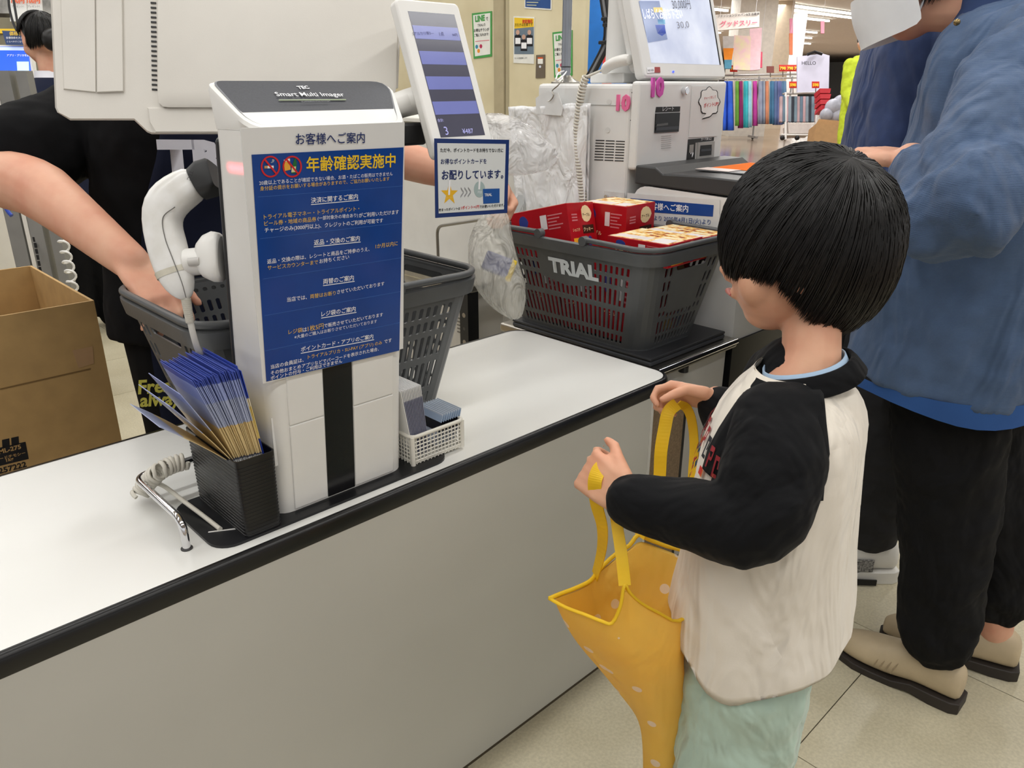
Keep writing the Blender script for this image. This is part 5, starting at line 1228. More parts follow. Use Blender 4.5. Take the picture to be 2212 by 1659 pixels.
ptext('Fresh', (297, 852), (385, 845), APL, M('apron_yellow', (222, 214, 96), .7), ca, bold=.03, lift=.002); ptext('always', (300, 888), (400, 881), APL, M('apron_yellow', (222, 214, 96)), ca, bold=.03, lift=.002)
# ================================================================ STAFF WOMAN in the background, LIME SHOPPER far away
sw = thing('person', 'staff member with black tied hair and navy vest seen from behind at the left edge', 'person', PD(75, 400, 3.6))
sf = V((-.1, .99, 0)).normalized(); ss = V((sf.y, -sf.x, 0)); q0 = PD(92, 85, 3.6); sc0 = V((q0.x, q0.y, 0))
def SQ(s, f, z): return sc0+ss*s+sf*f+UZ*z
b = MB(); hz_ = q0.z
SPh, sm2 = head(b, SQ(0, .02, hz_), sf-UZ*.25, UZ+sf*.25, .225)
limb(b, [SQ(0, .0, hz_-.06), SQ(0, -.02, hz_-.19)], [.043, .048]); limb(b, [SQ(0, -.02, hz_-.30), SQ(0, -.02, hz_-.5), SQ(0, 0, .7)], [.07, .09, .1])
for s in (-1, 1): limb(b, [SQ(s*.08, 0, .7), SQ(s*.09, 0, .1)], [.09, .05]); slimb(b, [SQ(s*.14, -.02, hz_-.29), SQ(s*.2, 0, hz_-.5), SQ(s*.17, .2, hz_-.55)], [.05, .04, .03]); hand(b, SQ(s*.17, .2, hz_-.55), sf, -UZ, -ss*s, .17)
b.obj('body', SKIN, sw, remesh=.006, smo=3); face_parts(SPh, sm2, .225, sw)
hair(sw, SPh(0, -.06, .09), sm2, (.087, .105, .10), V((0, -.5, .8)), lambda z: .02 if abs((z+math.pi) % (2*math.pi)-math.pi) < 1.7 else -.07, 1500, .0013, seed=15, cover=.8, low=.12)
MB().ell(SPh(0, -.55, -.16), (.045, .045, .05), 14, 10).obj('hair_bun', HAIRM, sw, smooth=180)
v_ = MB(); v_.loft([ring(SQ(0, -.02, hz_+dz), ss, sf, rx, ry, 28, 2.4) for dz, rx, ry in ((-.165, .075, .07), (-.20, .13, .09), (-.25, .185, .11), (-.4, .20, .13), (-.6, .19, .14), (-.8, .2, .15))], True)
for s in (-1, 1): slimb(v_, [SQ(s*.15, -.02, hz_-.25), SQ(s*.2, 0, hz_-.48), SQ(s*.175, .15, hz_-.54)], [.065, .06, .05])
cloth(v_, 'vest', M('navy_vest', (24, 30, 52), .85, var=.06, spec=.3), sw, .009, 3)
MB().loft([ring(SQ(0, -.01, hz_-.165), ss, sf, .07, .065, 24), ring(SQ(0, 0, hz_-.135), ss, sf, .06, .055, 24)], False).obj('shirt_collar', M('white_collar', (226, 226, 234), .8), sw, smooth=180)
tr4 = MB()
for s in (-1, 1): limb(tr4, [SQ(s*.08, 0, hz_-.78), SQ(s*.09, 0, .06)], [.12, .08])
cloth(tr4, 'trousers', BTOP, sw, .012, 2)
# ================================================================ PLASTIC CARRIER BAGS
def film(name, col, alpha, rough=.2):
    m = M(name, col, rough, var=.03, vscale=25, bump=.5, bscale=28); b = m.node_tree.nodes['Principled BSDF']; b.inputs['Alpha'].default_value = alpha
    return translucent(m, col, .12) if alpha == 1 else m
HB = thing('carrier_bag_bundle', 'bundle of white plastic carrier bags hanging from a hook on the kiosk side', 'bags', PX(1180, 480, 1.69))
def sheet(corners, nu, nv, plane, amp, seed, name, mat, parent, off=0):
    rg = random.Random(seed); ph = [rg.uniform(0, 6) for _ in range(6)]; rows = []
    (ax, ay), (bx, by), (cx_, cy_), (dx, dy) = corners
    for j in range(nv+1):
        v = j/nv; r = []
        for i in range(nu+1):
            u = i/nu; x = (ax*(1-u)+bx*u)*(1-v)+(dx*(1-u)+cx_*u)*v; y = (ay*(1-u)+by*u)*(1-v)+(dy*(1-u)+cy_*u)*v
            p = plane(x, y); w_ = amp*(math.sin(9*u+ph[0]+2*v)+.6*math.sin(21*u+ph[1]-3*v)+.5*math.sin(13*v+ph[2]+4*u)+.4*math.sin(33*u+7*v+ph[3]))
            r.append(p-FWD*(w_+off))
        rows.append(r)
    o = MB().loft(rows, False, close=False).obj(name, mat, parent, smooth=180); d = o.modifiers.new('t', 'SOLIDIFY'); d.thickness = .0005
    return o
FW = wrinkle(film('white_film', (250, 251, 252), 1, .2), 20, 1, (1, 1, .6), .022)
pk = lambda x, y: PX(x, y, 1.702)
sheet([(1098, 231), (1276, 224), (1270, 500), (1120, 520)], 40, 40, pk, .005, 1, 'bag_layer', FW, HB)
sheet([(1110, 236), (1268, 232), (1262, 480), (1140, 500)], 40, 40, pk, .005, 2, 'bag_layer', FW, HB, .012)
MB().slab([PX(x, y, 1.69) for x, y in ((1157, 212), (1180, 196), (1205, 200), (1216, 232), (1212, 250), (1158, 246))], (-1, 0, 0), .002).obj('header_card', film('card_film', (232, 233, 233), 1), HB)
MB().tube(spline([PX(1215, 172, 1.70), PX(1205, 185, 1.69), PX(1193, 196, 1.685), PX(1196, 206, 1.685), PX(1190, 216, 1.685), PX(1184, 219, 1.685)], 5), .0018, 6).obj('hook', STEEL, HB, smooth=60)
MB().tube(spline([PX(1200, 172, 1.70), PX(1207, 158, 1.75), PX(1224, 153, 1.80), PX(1214, 166, 1.73), PX(1203, 174, 1.70)], 5), .0022, 6).obj('string', INK_W, HB, smooth=60)
ppoly([(1118, 430), (1124, 420), (1133, 421), (1134, 440), (1124, 462), (1117, 460), (1119, 445)], (V((1.69, 1.5, .9)), V((-1, 0, 0))), M('grey_mark', (196, 200, 202)), HB, 'printed_mark', t=.0003, lift=.008)
OB = thing('opened_carrier_bag', 'translucent carrier bag puffed open in the cashier\'s raised hand', 'bag', PD(1110, 380, 1.72))
CLR = M('clear_film', (232, 232, 232), .12, var=.03, alpha=.42, bump=.6, bscale=26)
wrinkle(CLR, 22, 1, (1, 1, 1), .05)
om = MB()
prof = [(1035, 300, 58, 8), (1065, 305, 62, 40), (1100, 312, 66, 48), (1135, 322, 60, 44), (1165, 332, 44, 30), (1192, 338, 22, 12), (1200, 338, 6, 4)]
om.loft([[PD(x+6*math.sin(2*a), y+r*math.sin(a)*(1+.08*math.sin(5*a+x)), 1.70+dd/FPX*1.7*math.cos(a)) for a in [2*math.pi*k/20 for k in range(20)]] for x, y, r, dd in prof], True)
o = om.obj('film', CLR, OB, smooth=180, sub=1, noisy=[(.03, .008)])
GB_ = thing('battery_carrier_bag', 'thin plastic carrier bag with a blue and yellow battery pack inside held by the cashier', 'bag', PD(1090, 690, 1.68))
om = MB(); CLR2 = M('hazy_film', (226, 224, 214), .16, var=.04, alpha=.38, bump=.6, bscale=30)
wrinkle(CLR2, 18, 1, (1.5, 1.5, .5), .05)
prof = [(1070, 455, 30, 12), (1062, 490, 42, 22), (1060, 530, 50, 30), (1066, 570, 58, 34), (1076, 610, 60, 34), (1092, 650, 46, 26), (1108, 680, 22, 12), (1112, 690, 6, 4)]
om.loft([[PD(x+r*math.cos(a)*(1+.07*math.sin(6*a+y)), y+4*math.sin(3*a), 1.64+dd/FPX*1.7*math.sin(a)) for a in [2*math.pi*k/22 for k in range(22)]] for x, y, r, dd in prof], True)
om.obj('film', CLR2, GB_, smooth=180, sub=1, noisy=[(.03, .008)])
bp_ = thing('battery_pack', 'blue and yellow battery pack seen inside the thin carrier bag', 'batteries', PD(1080, 600, 1.64))
e1 = (RGT*.93-UPV*.35).normalized(); e2 = (RGT*.35+UPV*.93).normalized()
MB().obox(PD(1076, 572, 1.63), (.062, .022, .040), ex=e1, ey=FWD, ez=e2).obj('wrapper', M('pack_blue', (62, 74, 140), .3, var=.1), bp_, bevel=.004)
MB().obox(PD(1104, 585, 1.63), (.012, .0225, .045), ex=e1, ey=FWD, ez=e2).obj('wrapper_end', M('pack_yellow', (226, 196, 60), .3), bp_, bevel=.003)
for k in range(5): MB().cyl(PD(1054+k*11, 553+k*4.4, 1.63), PD(1057+k*11, 545+k*4.4, 1.63), .0055, 10).obj('battery_tip', M('cell_gold', (214, 190, 110), .3, .7), bp_, smooth=40)
# ================================================================ CARDBOARD BOX behind the counter
by_ = 1.9; c1 = PY(203, 649, by_); zt = c1.z; xr_ = c1.x; yb_ = PX(70, 582, xr_).y; xl_ = -.12
cbx = thing('cardboard_box', 'tall open brown cardboard carton standing behind the counter at the left', 'box', (.2, 2.1, 0))
CBM = M('kraft_board', (186, 152, 100), .75, var=.05, vscale=20, bump=.04, bscale=200)
for nm, q4 in (('front_wall', (xl_, xr_, by_, by_+.006)), ('rear_wall', (xl_, xr_, yb_-.006, yb_)), ('side_wall', (xr_-.006, xr_, by_+.006, yb_-.006)), ('side_wall', (xl_, xl_+.006, by_+.006, yb_-.006))):
    MB().box(*q4, .001, zt).obj(nm, CBM, cbx)
MB().box(xl_, xr_, by_, yb_, .001, .008).obj('bottom', CBM, cbx)
bpl = (V((0, by_, .3)), V((0, -1, 0)))
ppoly([(0, 839), (196, 795), (196, 798), (0, 842)], bpl, M('kraft_crease', (126, 98, 58), .8), cbx, 'crease', t=.0004)
ppoly([(156, 757), (200, 748), (203, 785), (170, 795)], bpl, M('tape_tan', (186, 150, 112), .3), cbx, 'tape', t=.0004)
ppoly([(-40, 976), (55, 954), (62, 991), (-40, 1016)], bpl, INK_K, cbx, 'printed_panel', t=.0003)
KR = M('kraft_print', (176, 142, 92), .7)
for s, a, b2, mm in (('ML-275', (-2, 981), (46, 969), KR), ('スーパーグレードチモシー', (-60, 1009), (55, 981), KR), ('1kg', (14, 1000), (30, 996), KR), ('257222', (-2, 1024), (58, 1008), INK_K)): ptext(s, a, b2, bpl, mm, cbx, bold=.03, lift=.0012)
for x in (4, 24): ppoly([(x, 951-x*.22), (x+16, 947.5-x*.22), (x+17, 964-x*.22), (x+1, 967.5-x*.22)], bpl, INK_K, cbx, 'handling_mark', t=.0003)
# ================================================================ LEFT BACKGROUND: shelving, second register
shf = thing('steel_upright_rack', 'grey slotted steel uprights of an empty rack behind the cashier', 'rack', PD(90, 700, 2.9))
GU = M('upright_grey', (142, 142, 140), .5, .3, var=.05)
for a, wpx, mm in ((45, 32, GU), (70, 9, M('upright_white', (222, 220, 214), .5)), (90, 28, GU), (128, 22, GU)):
    p = PD(a, 520, 2.9); w_ = wpx/FPX*2.9
    MB().obox(V((p.x, p.y, .62)), (w_, .04, 1.24), ex=RGT.xy.to_3d(), ey=(-RGT.y, RGT.x, 0)).obj('upright', mm, shf)
for k in range(9):
    p = PD(66+k*2.6, 478+k*13, 2.88); MB().obox(p, (.008, .004, .018), ex=RGT.xy.to_3d(), ey=(-RGT.y, RGT.x, 0)).obj('slot', BLACK, shf)
wc = thing('white_side_cabinet', 'white cabinet side panel at the far left behind the cashier', 'cabinet', PD(-40, 700, 3.1))
p = PD(-75, 520, 3.1); MB().obox(V((p.x, p.y, .53)), (.36, .3, 1.06), ex=RGT.xy.to_3d(), ey=(-RGT.y, RGT.x, 0)).obj('panel', WALLM, wc, bevel=.005)
sc_ = thing('spiral_cord', 'white spiral cord hanging beside the steel uprights', 'cord', PD(150, 620, 2.7))
coil([PD(132, 500, 2.82), PD(145, 560, 2.78), PD(154, 600, 2.74), PD(160, 650, 2.72), PD(160, 720, 2.72)], .016, 9, .004, 6, 12).obj('coil', WHITE, sc_, smooth=60)
bt = thing('blue_hanger', 'blue plastic hanger with green tag at the left edge', 'hanger', PD(10, 450, 2.4))
MB().tube(spline([PD(-20, 420, 2.4), PD(5, 440, 2.4), PD(18, 458, 2.4), PD(25, 466, 2.4)], 4), .006, 8).obj('arm', M('hanger_blue', (40, 70, 170), .3), bt, smooth=60)
MB().obox(PD(7, 430, 2.39), (.009, .004, .03), ex=RGT, ey=FWD, ez=UPV).obj('tag', M('tag_green', (110, 226, 60), .4), bt)
r2 = thing('second_register', 'blue touch screen of the neighbouring register behind the staff member', 'register', PD(20, 240, 4.4))
HX = RGT.xy.to_3d().normalized(); HY = V((-HX.y, HX.x, 0))
def bgslab(pts, D, t, name, mat, parent, lift=0): return MB().slab([PD(x, y, D-lift) for x, y in pts], -FWD, t).obj(name, mat, parent)
bgslab([(-60, 96), (64, 98), (75, 186), (-50, 184)], 4.4, .04, 'frame', WHITE, r2)
bgslab([(-55, 100), (60, 101), (70, 178), (-45, 177)], 4.4, .002, 'screen', M('reg_blue', (44, 92, 214), .2, var=.03, emit=.7), r2, .003)
bgslab([(-55, 101), (60, 102), (61, 109), (-54, 108)], 4.4, .001, 'screen_header', M('reg_pale', (200, 216, 240), .2, emit=.6), r2, .005)
bgslab([(36, 133), (62, 133), (63, 160), (38, 160)], 4.4, .001, 'screen_card', M('reg_card', (190, 220, 240), .2, emit=.6), r2, .005)
ltext('アプリ・プリカを読み込ませて下さい', PD(15, 122, 4.39), RGT, UPV, .24, M('reg_white', (240, 240, 250), .3, emit=.6), r2)
bgslab([(-60, 182), (90, 184), (100, 420), (-60, 420)], 4.45, .25, 'cabinet', M('reg_cab', (206, 204, 198), .5), r2)
bs = thing('blue_counter_sign', 'small blue Japanese notice standing above the neighbouring register screen', 'sign', PD(40, 96, 4.35))
bgslab([(4, 66), (72, 69), (80, 97), (13, 96)], 4.36, .004, 'board', M('sign_blue3', (40, 66, 116), .4), bs)
ltext('価格表示を', PD(20, 77, 4.35), RGT, UPV, .12, INK_Y, bs, bold=.02); ltext('各種価格を大きくし', PD(13, 84, 4.35), RGT, UPV, .12, INK_W, bs); ltext('くらべやすくなります。', PD(15, 92, 4.35), RGT, UPV, .12, INK_W, bs)
pp_ = thing('prize_posters', 'white posters with orange 100 lettering behind the staff member', 'poster', PD(60, 45, 5.0))
bgslab([(18, -40), (56, -40), (58, 30), (50, 46), (22, 46)], 5.0, .004, 'sheet', M('poster_white', (226, 226, 222), .5), pp_); bgslab([(57, -40), (88, -40), (92, 28), (60, 30)], 5.0, .004, 'sheet', M('poster_white', (226, 226, 222)), pp_)
OR = M('orange_print', (226, 92, 36), .5)
for x in (24, 58): ltext('100円', PD(x, 8, 4.99), RGT, UPV, .085, OR, pp_, bold=.05); ltext('プレゼント!', PD(x+1, 16, 4.99), RGT, UPV, .08, INK_K, pp_)
bk = thing('tobacco_cabinet', 'olive cabinet with yellow strip behind the neighbouring register', 'cabinet', PD(20, 100, 5.3))
bgslab([(-80, 36), (130, 40), (140, 400), (-80, 400)], 5.3, .4, 'body', M('cab_olive', (120, 114, 92), .6), bk); bgslab([(-60, 62), (40, 62), (40, 72), (-60, 72)], 5.3, .01, 'yellow_strip', INK_Y, bk, .012)
bgslab([(-80, -60), (140, -60), (130, 30), (-80, 28)], 5.5, .3, 'upper_shelf', M('cab_grey', (160, 158, 152), .6, var=.3, vscale=9), bk)
cb3 = thing('hanging_cables', 'two black cables hanging in front of the posters at the upper left', 'cables', PD(38, 70, 4.0))
for pth in ([(26, -20), (31, 10), (37, 45), (42, 68)], [(18, -20), (20, 15), (27, 45), (36, 66)]): MB().tube(spline([PD(x, y, 4.0) for x, y in pth], 5), .006, 6).obj('cable', BLACK, cb3, smooth=60)
ar = thing('white_monitor_arm', 'white jointed monitor arm at the left edge behind the cashier', 'arm', PD(10, 230, 3.0))
MB().cyl(PD(-40, 214, 3.0), PD(28, 213, 3.0), .034, 20).obj('arm_tube', WHITE, ar, smooth=40, bevel=.004)
MB().cyl(PD(26, 213, 2.99), PD(60, 213, 2.99), .024, 20).obj('arm_joint', WHITE, ar, smooth=40, bevel=.004)
MB().tube([PD(5, 232, 3.0), PD(14, 300, 3.0), PD(10, 420, 3.0)], .012, 8).obj('hose', M('hose_grey', (190, 188, 184)), ar, smooth=60)
# ================================================================ BEIGE WALL with posters (lift lobby)
WX = 3.66
BEI = M('beige_wall_paint', (222, 212, 180), .6, var=.05, vscale=3, bump=.03, bscale=80, col2=(206, 194, 160))
yA, yG0, yG1, yE = PX(830, 100, WX).y, PX(1093, 100, WX).y, PX(1105, 100, WX).y, PX(1268, 100, WX).y
wl = MB().box(WX, WX+.2, yG0, yA+.8, 0, CEIL).obj('wall_left', BEI, kind='structure')
MB().box(WX-.02, WX+.012, yE, yG1, 0, CEIL).obj('wall_front', BEI, kind='structure')
MB().box(WX+.06, WX+.2, yG1, yG0, 0, CEIL).obj('gap_shade', M('gap_dark', (36, 32, 28), .8), kind='structure')  # near-black fill stands in for the shade inside the door gap
MB().box(WX-.022, WX-.012, yG0, PX(1072, 100, WX).y, 0, CEIL).obj('trim_2', M('jamb_tan', (176, 164, 134), .6), kind='structure')
wpl = (V((WX-.001, 4, 1.4)), V((-1, 0, 0))); wp2 = (V((WX-.021, 4, 1.4)), V((-1, 0, 0)))
GRN = M('poster_green', (74, 158, 80), .5); PW = M('poster_paper', (232, 232, 226), .5)
def line_poster(label, x, y, pl_):
    t = thing('wall_poster', label, 'poster', PP(x+20, y+100, pl_), 'green bordered wall posters')
    f = lambda q_: [(x+a, y+b) for a, b in q_]
    ppoly(f([(0, 5), (43, 0), (43, 98), (4, 103)]), pl_, GRN, t, 'border', t=.003); ppoly(f([(3, 9), (40, 4), (40, 93), (7, 98)]), pl_, PW, t, 'paper', lift=.0036, t=.001)
    kq = dict(pl=pl_, parent=t, lift=.006)
    ptext('LINE', (x+8, y+24), (x+29, y+21), mat=GRN, bold=.05, **kq); ptext('で', (x+31, y+21), (x+36, y+20), mat=INK_K, **kq); ptext('TRIALの', (x+13, y+34), (x+30, y+32), mat=INK_K, **kq)
    ptext('お得なチラシが', (x+5, y+46), (x+38, y+43), mat=INK_K, bold=.02, **kq); ptext('ご覧になれます!', (x+6, y+56), (x+37, y+53), mat=INK_K, bold=.02, **kq)
    for cx_, cy_, cl in ((11, 77, (60, 140, 170)), (20, 76, (190, 50, 90)), (15, 86, (230, 150, 50))): ppoly(pellipse((x+cx_, y+cy_), 3, 4.5, 10), pl_, M('balloon_%d' % cx_, cl), t, 'balloon', lift=.0045)
    ppoly(f([(8, 65), (38, 62), (38, 63.5), (8, 66.5)]), pl_, M('pink_rule', (214, 120, 130)), t, 'rule', lift=.0045)
line_poster('green bordered poster on the beige wall left of the dark door gap', 1020, 24, wpl)
line_poster('green bordered poster on the beige wall half hidden by the grey pole', 1194, 65, wp2)
t = thing('recruit_poster', 'yellow and grey poster with three suited figures on the beige wall', 'poster', PP(1130, 135, wp2))
ppoly([(1110, 35), (1155, 37), (1154, 138), (1110, 136)], wp2, PW, t, 'paper', t=.003); ppoly([(1112, 38), (1154, 40), (1154, 58), (1112, 62)], wp2, INK_Y, t, 'yellow_field', lift=.0036); ppoly([(1112, 62), (1154, 58), (1154, 117), (1112, 117)], wp2, M('poster_slate', (110, 126, 140)), t, 'photo_field', lift=.0036)
SKP = M('print_skin', (200, 160, 140))
for cx_, cy_ in ((1120, 70), (1145, 70), (1133, 80)):
    ppoly([(cx_-7, cy_+30), (cx_-7, cy_+7), (cx_, cy_+4), (cx_+7, cy_+7), (cx_+7, cy_+30)], wp2, INK_K, t, 'printed_suit', lift=.005); ppoly(pellipse((cx_, cy_), 4, 5.5, 12), wp2, SKP, t, 'printed_face', lift=.006); ppoly([(cx_-5, cy_+12), (cx_+6, cy_+12), (cx_+6, cy_+25), (cx_-5, cy_+25)], wp2, INK_W, t, 'printed_card', lift=.0065)
ptext('防犯強化', (1130, 51), (1152, 50), wp2, INK_R, t, lift=.006, bold=.04); ptext('万引きは犯罪です', (1113, 58), (1152, 56), wp2, INK_K, t, lift=.006); ptext('見つけ次第通報します', (1113, 128), (1140, 127), wp2, INK_K, t, lift=.006)
t = thing('top_notice', 'blue and white notice at the top of the beige wall', 'notice', PP(1163, 20, wp2))
ppoly([(1134, -30), (1193, -30), (1192, 22), (1134, 18)], wp2, PW, t, 'paper', t=.003); ppoly([(1136, -30), (1191, -30), (1190, 19), (1136, 15)], wp2, M('notice_blue', (40, 78, 140)), t, 'blue_field', lift=.0036)
for k in range(4): ppoly([(1139, -8+k*6), (1172-k*4, -7.5+k*6), (1172-k*4, -5.5+k*6), (1139, -6+k*6)], wp2, M('pale_rule', (190, 196, 170)), t, 'rule', lift=.005)
t = thing('lift_call_plate', 'brushed metal lift call plate on the beige wall', 'plate', PP(1168, 168, wp2))
ppoly([(1159, 119), (1178, 118), (1178, 168), (1158, 169)], wp2, M('plate_bronze', (128, 116, 100), .35, .6), t, 'plate', t=.004); ppoly([(1163, 127), (1174, 127), (1174, 138), (1163, 138)], wp2, PW, t, 'label', lift=.005); ppoly([(1163, 124), (1174, 124), (1174, 127), (1163, 127)], wp2, OR, t, 'label_strip', lift=.005); ppoly(pellipse((1168, 144), 2.4, 2.8, 10), wp2, CHROME, t, 'button', lift=.005)
# blue banner and red lettered flag right of the wall
t = thing('blue_banner', 'plain bright blue banner panel between the beige wall and the kiosk monitor', 'banner', PD(1310, 400, 4.6))
bgslab([(1262, -60), (1360, -60), (1350, 330), (1250, 330)], 4.75, .02, 'panel', M('banner_blue', (20, 128, 230), .5), t)
t = thing('red_flag', 'narrow red flag with white characters behind the cables', 'flag', PD(1310, 300, 4.5))
bgslab([(1308, -60), (1326, -60), (1318, 330), (1296, 330)], 4.55, .01, 'cloth', M('flag_red', (206, 52, 52), .7), t)
for s, y in (('特', 20), ('売', 45), ('開', 75), ('催', 110), ('中', 160)): ltext(s, PD(1306-(y-20)*.02, y, 4.53), RGT, UPV, .035, INK_W, t, bold=.04)
# ================================================================ FAR SALES FLOOR
STM = M('lamp_tube', (255, 252, 244), .5, var=0, emit=9)
LS_ = [((1656, 5), (1872, 29)), ((1656, 15), (1866, 38)), ((1656, 30), (1816, 44)), ((1651, 49), (1697, 52)), ((1651, 64), (1702, 67)), ((1709, 79), (1765, 82)), ((1712, 66), (1780, 70)), ((1542, 20), (1574, 23)), ((1867, -2), (1990, 10)), ((1645, 76), (1680, 78)), ((1540, 70), (1560, 71)), ((1712, 92), (1770, 94))]
for k, (a, b2) in enumerate(LS_):
    A, B = PZ(*a, CEIL-.06), PZ(*b2, CEIL-.06); m_ = thing('strip_lamp', 'long white ceiling strip lamp over the far sales floor', 'lamp', (A+B)/2, 'ceiling strip lamps')
    B = V((B.x, A.y, A.z)) if abs(B.y-A.y) < 1.6 else B
    dv = (B-A); MB().obox((A+B)/2, (dv.length, .09, .05), ex=dv, ey=V((0, 0, 1)).cross(dv), ez=(0, 0, 1)).obj('diffuser', STM, m_)
    MB().obox((A+B)/2+UZ*.04, (dv.length, .12, .03), ex=dv, ey=V((0, 0, 1)).cross(dv), ez=(0, 0, 1)).obj('housing', WHITE, m_)
DB = 17.5
def fb(pts, D, t, name, mat, parent, lift=0): return bgslab(pts, D, t, name, mat, parent, lift)
for x0, x1, D, c, nm in ((1575, 1652, 19, (232, 226, 214), 'pillar_1'), (1652, 1692, 22, (206, 188, 164), 'pillar_2'), (1692, 1722, 25, (240, 236, 234), 'pillar_3')):
    A, B = PD((x0+x1)/2, 170, D), (x1-x0)/FPX*D
    MB().obox(V((A.x, A.y, CEIL/2)), (B, B, CEIL), ex=HX, ey=HY).obj('wall_'+nm, M('col_'+nm, c, .7), kind='structure')
AR = M('arrow_red', (206, 60, 70), .5); ARP = M('arrow_pink', (240, 150, 165), .5)
for x, w_, D, mm, lab in ((1666, 21, 21.72, AR, 'red chevron arrows on the tan pillar'), (1700, 14, 24.75, ARP, 'pale pink chevron arrows on the white pillar')):
    t = thing('chevron_sign', lab+' over the clothes racks', 'sign', PD(x, 130, D))
    for k in range(3):
        y = 96+k*12; fb([(x-w_/2, y+11), (x, y), (x+w_/2, y+11), (x+w_/2, y+14), (x, y+4), (x-w_/2, y+14)], D, .01, 'chevron', mm, t)
t = thing('hanging_shop_sign', 'white hanging sign with pink Japanese lettering over the sales floor', 'sign', PD(1595, 60, 16))
fb([(1546, 32), (1641, 25), (1640, 58), (1548, 66)], 16, .03, 'board', M('sign_ivory', (238, 230, 222), .5), t)
for x in (1556, 1632):
    p = PD(x, 32, 16.02); MB().tube([p, V((p.x, p.y, CEIL))], .005, 5).obj('cord', INK_W, t)
ltext('グッドスリー', PD(1556, 58, 15.96), RGT+UPV*.04, UPV, .76, M('sign_pink', (232, 96, 132), .5), t, bold=.03); ltext('ファッションジャパン&生活雑貨', PD(1550, 38, 15.96), RGT+UPV*.06, UPV, .86, INK_K, t, bold=.02)
t = thing('pink_display_cloth', 'pink patterned cloth sheets hung above the towel rack', 'cloth', PD(1600, 150, 17.2))
fb([(1586, 76), (1622, 78), (1620, 152), (1584, 150)], 17.2, .03, 'sheet', M('pink_pattern', (240, 200, 206), .7, vscale=6, col2=(236, 226, 180)), t); fb([(1620, 62), (1646, 60), (1642, 150), (1620, 152)], 17.3, .03, 'sheet', M('pink_plain', (246, 206, 214), .7), t)
t = thing('orange_display_towel', 'orange and blue character towel hung left of the pink sheets', 'towel', PD(1575, 140, 17))
fb([(1562, 78), (1586, 78), (1584, 104), (1563, 104)], 17, .03, 'top_band', M('towel_grey2', (206, 200, 196), .8), t); fb([(1563, 104), (1585, 104), (1581, 129), (1565, 129)], 17, .03, 'orange_band', M('towel_orange', (240, 142, 40), .8), t); fb([(1565, 129), (1581, 129), (1580, 148), (1566, 148)], 17, .03, 'blue_band', M('towel_steel', (86, 150, 178), .8), t)
for x, y0_, y1_, c, lab in ((1710, 40, 72, (238, 150, 176), 'pink hanging banner strip nearer the pillar'), (1709, 72, 118, (226, 130, 90), 'orange lower banner strip beneath the pink one'), (1777, 45, 72, (240, 150, 170), 'pink hanging banner strip further right'), (1643, 112, 146, (236, 90, 120), 'red and white slim banner pole by the tan pillar')):
    t = thing('banner_strip', lab, 'banner', PD(x, y1_, 18)); fb([(x-4, y0_), (x+4, y0_), (x+3.5, y1_), (x-3.5, y1_)], 18, .02, 'cloth', M('strip_%d_%d' % (x, y0_), c, .7), t)
    p = PD(x, y0_, 18.01); MB().tube([p, V((p.x, p.y, CEIL))], .004, 5).obj('cord', INK_W, t)
# towel rack
rk = thing('towel_rack', 'long metal rack of coloured bath towels on the far sales floor', 'rack', PZ(1640, 292, 0))
MT = M('rack_metal', (190, 188, 186), .35, .7)
MB().tube([PD(1545, 163, DB), PD(1720, 160, DB+.6)], .025, 8).obj('top_bar', MT, rk); MB().tube([PD(1545, 172, DB), PD(1720, 168, DB+.6)], .018, 8).obj('hang_bar', MT, rk)
for x in (1552, 1640, 1712):
    p = PD(x, 165, DB); MB().tube([V((p.x, p.y, .08)), p], .02, 8).obj('upright', MT, rk)
    MB().obox(V((p.x, p.y, .06)), (.06, .6, .05), ex=HX, ey=HY).obj('foot', MT, rk); MB().ell(V((p.x, p.y, .03)), .03, 8, 6).obj('castor', BLACK, rk)
TC = [('cobalt blue with pale stars', (44, 92, 206), 1572, 22, 282), ('leaf green', (104, 160, 60), 1592, 9, 272), ('maroon patterned', (132, 36, 92), 1601, 9, 277), ('bright teal', (56, 176, 186), 1611, 13, 276), ('pale blue', (150, 198, 214), 1620, 9, 275), ('white and magenta', (186, 60, 150), 1631, 12, 272), ('grey lilac', (150, 156, 176), 1642, 10, 268), ('slate grey', (120, 132, 154), 1648, 9, 268), ('rust orange', (206, 134, 100), 1657, 8, 268), ('cool grey', (168, 172, 180), 1651, 5, 266), ('petrol blue', (70, 118, 152), 1667, 11, 268), ('dusk blue', (96, 116, 158), 1676, 9, 270), ('violet blue', (104, 112, 160), 1684, 8, 270), ('steel blue', (92, 128, 164), 1692, 10, 268)]
for nm, c, x, w_, yb2 in TC:
    t = thing('hanging_towel', nm+' bath towel on the far towel rack', 'towel', PD(x, yb2, DB-.05), 'bath towels on the far rack')
    rows2 = []
    for j in range(6):
        v = j/5; y = 176+(yb2-176)*v; r = []
        for k in range(9):
            u = k/8; r.append(PD(x-w_/2*(.75+.25*v)+w_*(.75+.25*v)*u, y, DB-.05-.05*math.sin(u*9+x)))
        rows2.append(r)
    o = MB().loft(rows2, False, close=False).obj('cloth', M('tw_'+nm.replace(' ', '_'), c, .85, var=.15, vscale=3), t, smooth=180); d = o.modifiers.new('t', 'SOLIDIFY'); d.thickness = .03
    MB().tube([PD(x, 176, DB), PD(x, 169, DB)], .01, 5).obj('hanger_hook', MT, t)
r3 = thing('small_towel_cart', 'white wheeled cart of small blue and pink hand towels', 'cart', PZ(1725, 303, 0))
DC = 16.2
for a, b2 in (((1697, 200), (1697, 302)), ((1765, 198), (1762, 300))): MB().tube([PD(*a, DC), PD(*b2, DC)], .025, 8).obj('upright', WHITE, r3)
